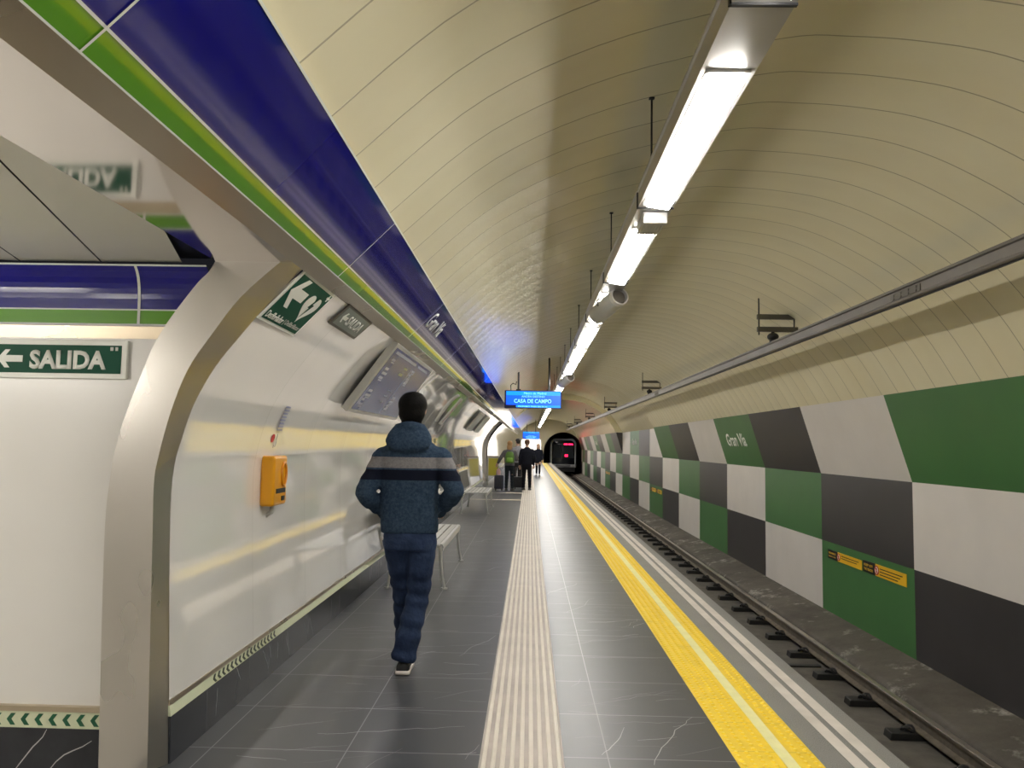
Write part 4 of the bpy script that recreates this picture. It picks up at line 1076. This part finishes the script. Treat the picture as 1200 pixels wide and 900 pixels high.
# backpack worn by the traveller
t = thing('backpack', (-.64, 24.74, .90), 'small bright green backpack on the fair-haired traveller', 'backpack')
m = MB(); m.rings([[(rx*math.copysign(abs(math.cos(a))**.7, math.cos(a)), ry*math.copysign(abs(math.sin(a))**.7, math.sin(a)), z) for a in [2*PI*i/20 for i in range(20)]] for z, rx, ry in ((.0, .10, .05), (.03, .14, .075), (.18, .145, .08), (.30, .125, .07), (.36, .08, .045))])
m.build('bag', simple('green_bag', (.075, .16, .02), .7, var=.2, vscale=12), t, smooth=True)
m = MB(); m.rings([[(rx*math.cos(a), -.075+ry*math.sin(a), z) for a in [2*PI*i/16 for i in range(16)]] for z, rx, ry in ((.04, .07, .02), (.06, .10, .035), (.15, .10, .035), (.17, .07, .02))]); m.build('front_pocket', simple('lime_pocket', (.14, .30, .03), .6), t, smooth=True)
m = MB()
for s in (-1, 1): m.tube([(s*.07, .06, .02), (s*.10, .10, .16), (s*.08, .07, .34)], .014, 6)
m.tube([(-.03, 0, .36), (0, 0, .40), (.03, 0, .36)], .010, 6)
m.build('strap', M['black'], t, smooth=True)
# suitcases
def suitcase(loc, w, d, h, hh, label, mat):
    t = thing('suitcase', loc, label, 'suitcase')
    m = MB(); m.box(-w/2, w/2, -d/2, d/2, .06, h); m.build('shell', mat, t, bevel=.035)
    m = MB()
    for k in range(4): m.box(-w/2+.05+k*(w-.1)/4, -w/2+.075+k*(w-.1)/4, -d/2-.008, -d/2+.004, .12, h-.06)
    m.build('ribs', M['black'], t)
    m = MB(); m.tube([(-w*.28, 0, h-.01), (-w*.28, 0, h+hh), (w*.28, 0, h+hh), (w*.28, 0, h-.01)], .011, 8); m.build('pull_handle', M['alu_dark'], t, smooth=True)
    for sx in (-1, 1):
        for sy in (-1, 1):
            m = MB(); m.tube([(sx*(w/2-.05)-.015, sy*(d/2-.04), .032), (sx*(w/2-.05)+.015, sy*(d/2-.04), .032)], .031, 12); m.box(sx*(w/2-.05)-.02, sx*(w/2-.05)+.02, sy*(d/2-.04)-.015, sy*(d/2-.04)+.015, .035, .075); m.build('wheel', M['black'], t, smooth=True)
    return t
suitcase((-.985, 25.0, 0), .30, .22, .50, .14, 'narrow dark upright suitcase standing alone beside the left wall', simple('navy_shell', (.018, .018, .034), .35))
suitcase((-.36, 26.0, 0), .34, .24, .42, .30, 'low black suitcase between the two travellers', simple('black_shell', (.010, .010, .013), .4))
t = thing('shopping_bag', (-1.0, 25.0, .505), 'pale pink bag resting on the narrow dark suitcase', 'bag')
m = MB(); m.rings([[(rx*math.cos(a), ry*math.sin(a), z) for a in [2*PI*i/14 for i in range(14)]] for z, rx, ry in ((.005, .055, .05), (.05, .068, .06), (.14, .062, .05), (.20, .035, .025))]); m.build('bag', simple('pink_bag', (.55, .34, .34), .6, var=.2), t, smooth=True)
m = MB(); m.tube([(-.04, 0, .19), (0, 0, .30), (.04, 0, .19)], .006, 6); m.build('handle', M['black'], t, smooth=True)
# yellow stand by the left wall
t = thing('notice_stand', (-1.33, 28.2, 0), 'yellow notice panel on a pale metal stand by the left wall', 'stand')
m = MB(); m.box(-.17, .17, -.02, .02, .36, .98); m.build('panel', simple('stand_yellow', (.50, .44, .04), .5), t)
m = MB(); m.box(-.21, .21, -.035, -.02, .33, .36); m.box(-.21, .21, -.035, .02, .98, 1.02)
for s in (-1, 1): m.box(s*.19-.02, s*.19+.02, -.03, .03, .0, 1.02)
m.build('stand_frame', M['frame_grey'], t)
m = MB(); m.box(-.20, .20, -.06, .06, 1.02, 1.06); m.build('top_tray', M['alu_dark'], t)
# framed posters on the far left wall
def poster(y, L, label, mat):
    i = 20; (xa, za), (xb, zb) = WALL[i], WALL[-3]
    v = Vector((xb-xa, 0, zb-za)); h = v.length; v.normalize(); u = Vector((0, 1, 0)); n = u.cross(v); o = Vector((xa, y, za))+n*.05
    t = thing('framed_poster', o, label, 'poster', 'framed posters on the far left wall')
    m = MB(); m.obox(u*L/2+v*h/2-n*.012, u*L/2, v*h/2, n*.014); m.build('frame', M['frame_grey'], t)
    m = MB(); m.obox(u*L/2+v*h/2+n*.003, u*(L/2-.06), v*(h/2-.04), n*.001); m.build('print', mat, t)
pm = simple('poster_grey_green', (.22, .24, .21), .3, var=.5, vscale=3); pr = simple('poster_red_brown', (.20, .06, .045), .3, var=.4, vscale=4)
poster(12.6, .22, 'thin red-brown sign strip high on the far left wall', pr)
poster(17.8, 1.5, 'nearer grey framed poster on the far curved wall', pm)
poster(20.4, 1.5, 'farther grey framed poster on the far curved wall', pm)

# ------------------------------------------------------------------ the train in the tunnel mouth
t = thing('metro_train', (2.86, 66.0, -.905), 'dark fronted metro train with red displays in the tunnel mouth', 'train')
def tsec(y, hw, z0, z1, r, lean=0):
    pts = [(-hw, z0), (hw, z0)]
    for k in range(7): a = PI/2*k/6; pts.append((hw-r+r*math.cos(a)-.06*0, z1-r+r*math.sin(a)))
    for k in range(7): a = PI/2+PI/2*k/6; pts.append((-hw+r+r*math.cos(a), z1-r+r*math.sin(a)))
    return [(x, y, z) for x, z in pts]
m = MB(); m.rings([tsec(.0, 1.06, .55, 2.82, .45), tsec(.10, 1.13, .50, 2.95, .50), tsec(.45, 1.15, .48, 3.02, .50), tsec(14, 1.15, .48, 3.02, .50)]); m.build('body', M['train_body'], t, smooth=True)
m = MB(); m.rings([tsec(-.03, .94, .80, 2.80, .40), tsec(.02, 1.00, .76, 2.84, .42)]); m.build('front_mask', M['train_mask'], t, smooth=True)
m = MB(); m.poly([(-.90, 1.30), (-.06, 1.30), (-.10, 2.45), (-.80, 2.45)], (0, -.034, 0), (1, 0, 0), (0, 0, 1), (0, -1, 0), .006); m.build('windscreen', M['train_glass'], t)
m = MB(); m.poly([(.06, 1.30), (.90, 1.30), (.80, 2.30), (.10, 2.30)], (0, -.034, 0), (1, 0, 0), (0, 0, 1), (0, -1, 0), .006); m.build('windscreen', M['train_glass'], t)
m = MB(); m.box(.06, .36, -.05, -.034, 2.42, 2.54); m.box(.42, .82, -.05, -.034, 2.42, 2.54); m.build('destination_display', M['train_red'], t)
m = MB(); m.box(.14, .24, -.05, -.040, 1.42, 1.62); m.box(.27, .38, -.05, -.040, 1.42, 1.62); m.build('number_display', M['train_red'], t)
m = MB(); m.tube([(-.10, -.06, 1.25), (-.20, -.06, 1.8), (-.35, -.06, 2.35)], .012, 6); m.build('wiper', M['alu_dark'], t)
m = MB(); m.box(-.62, .62, -.10, .1, .60, .76); m.build('bumper', M['train_grey'], t, bevel=.03)
for s in (-1, 1):
    m = MB(); m.tube([(s*.80, -.04, .70), (s*.80, -.07, .70)], .07, 14); m.build('headlamp', M['alu_pale'], t)
m = MB(); m.box(-1.0, 1.0, .2, 13, .15, .5); 
for yy in (1.5, 3.6):
    for s in (-1, 1): m.tube([(s*.70-.05, yy, .36), (s*.70+.05, yy, .36)], .36, 20)
m.build('bogie', M['black_metal'], t)
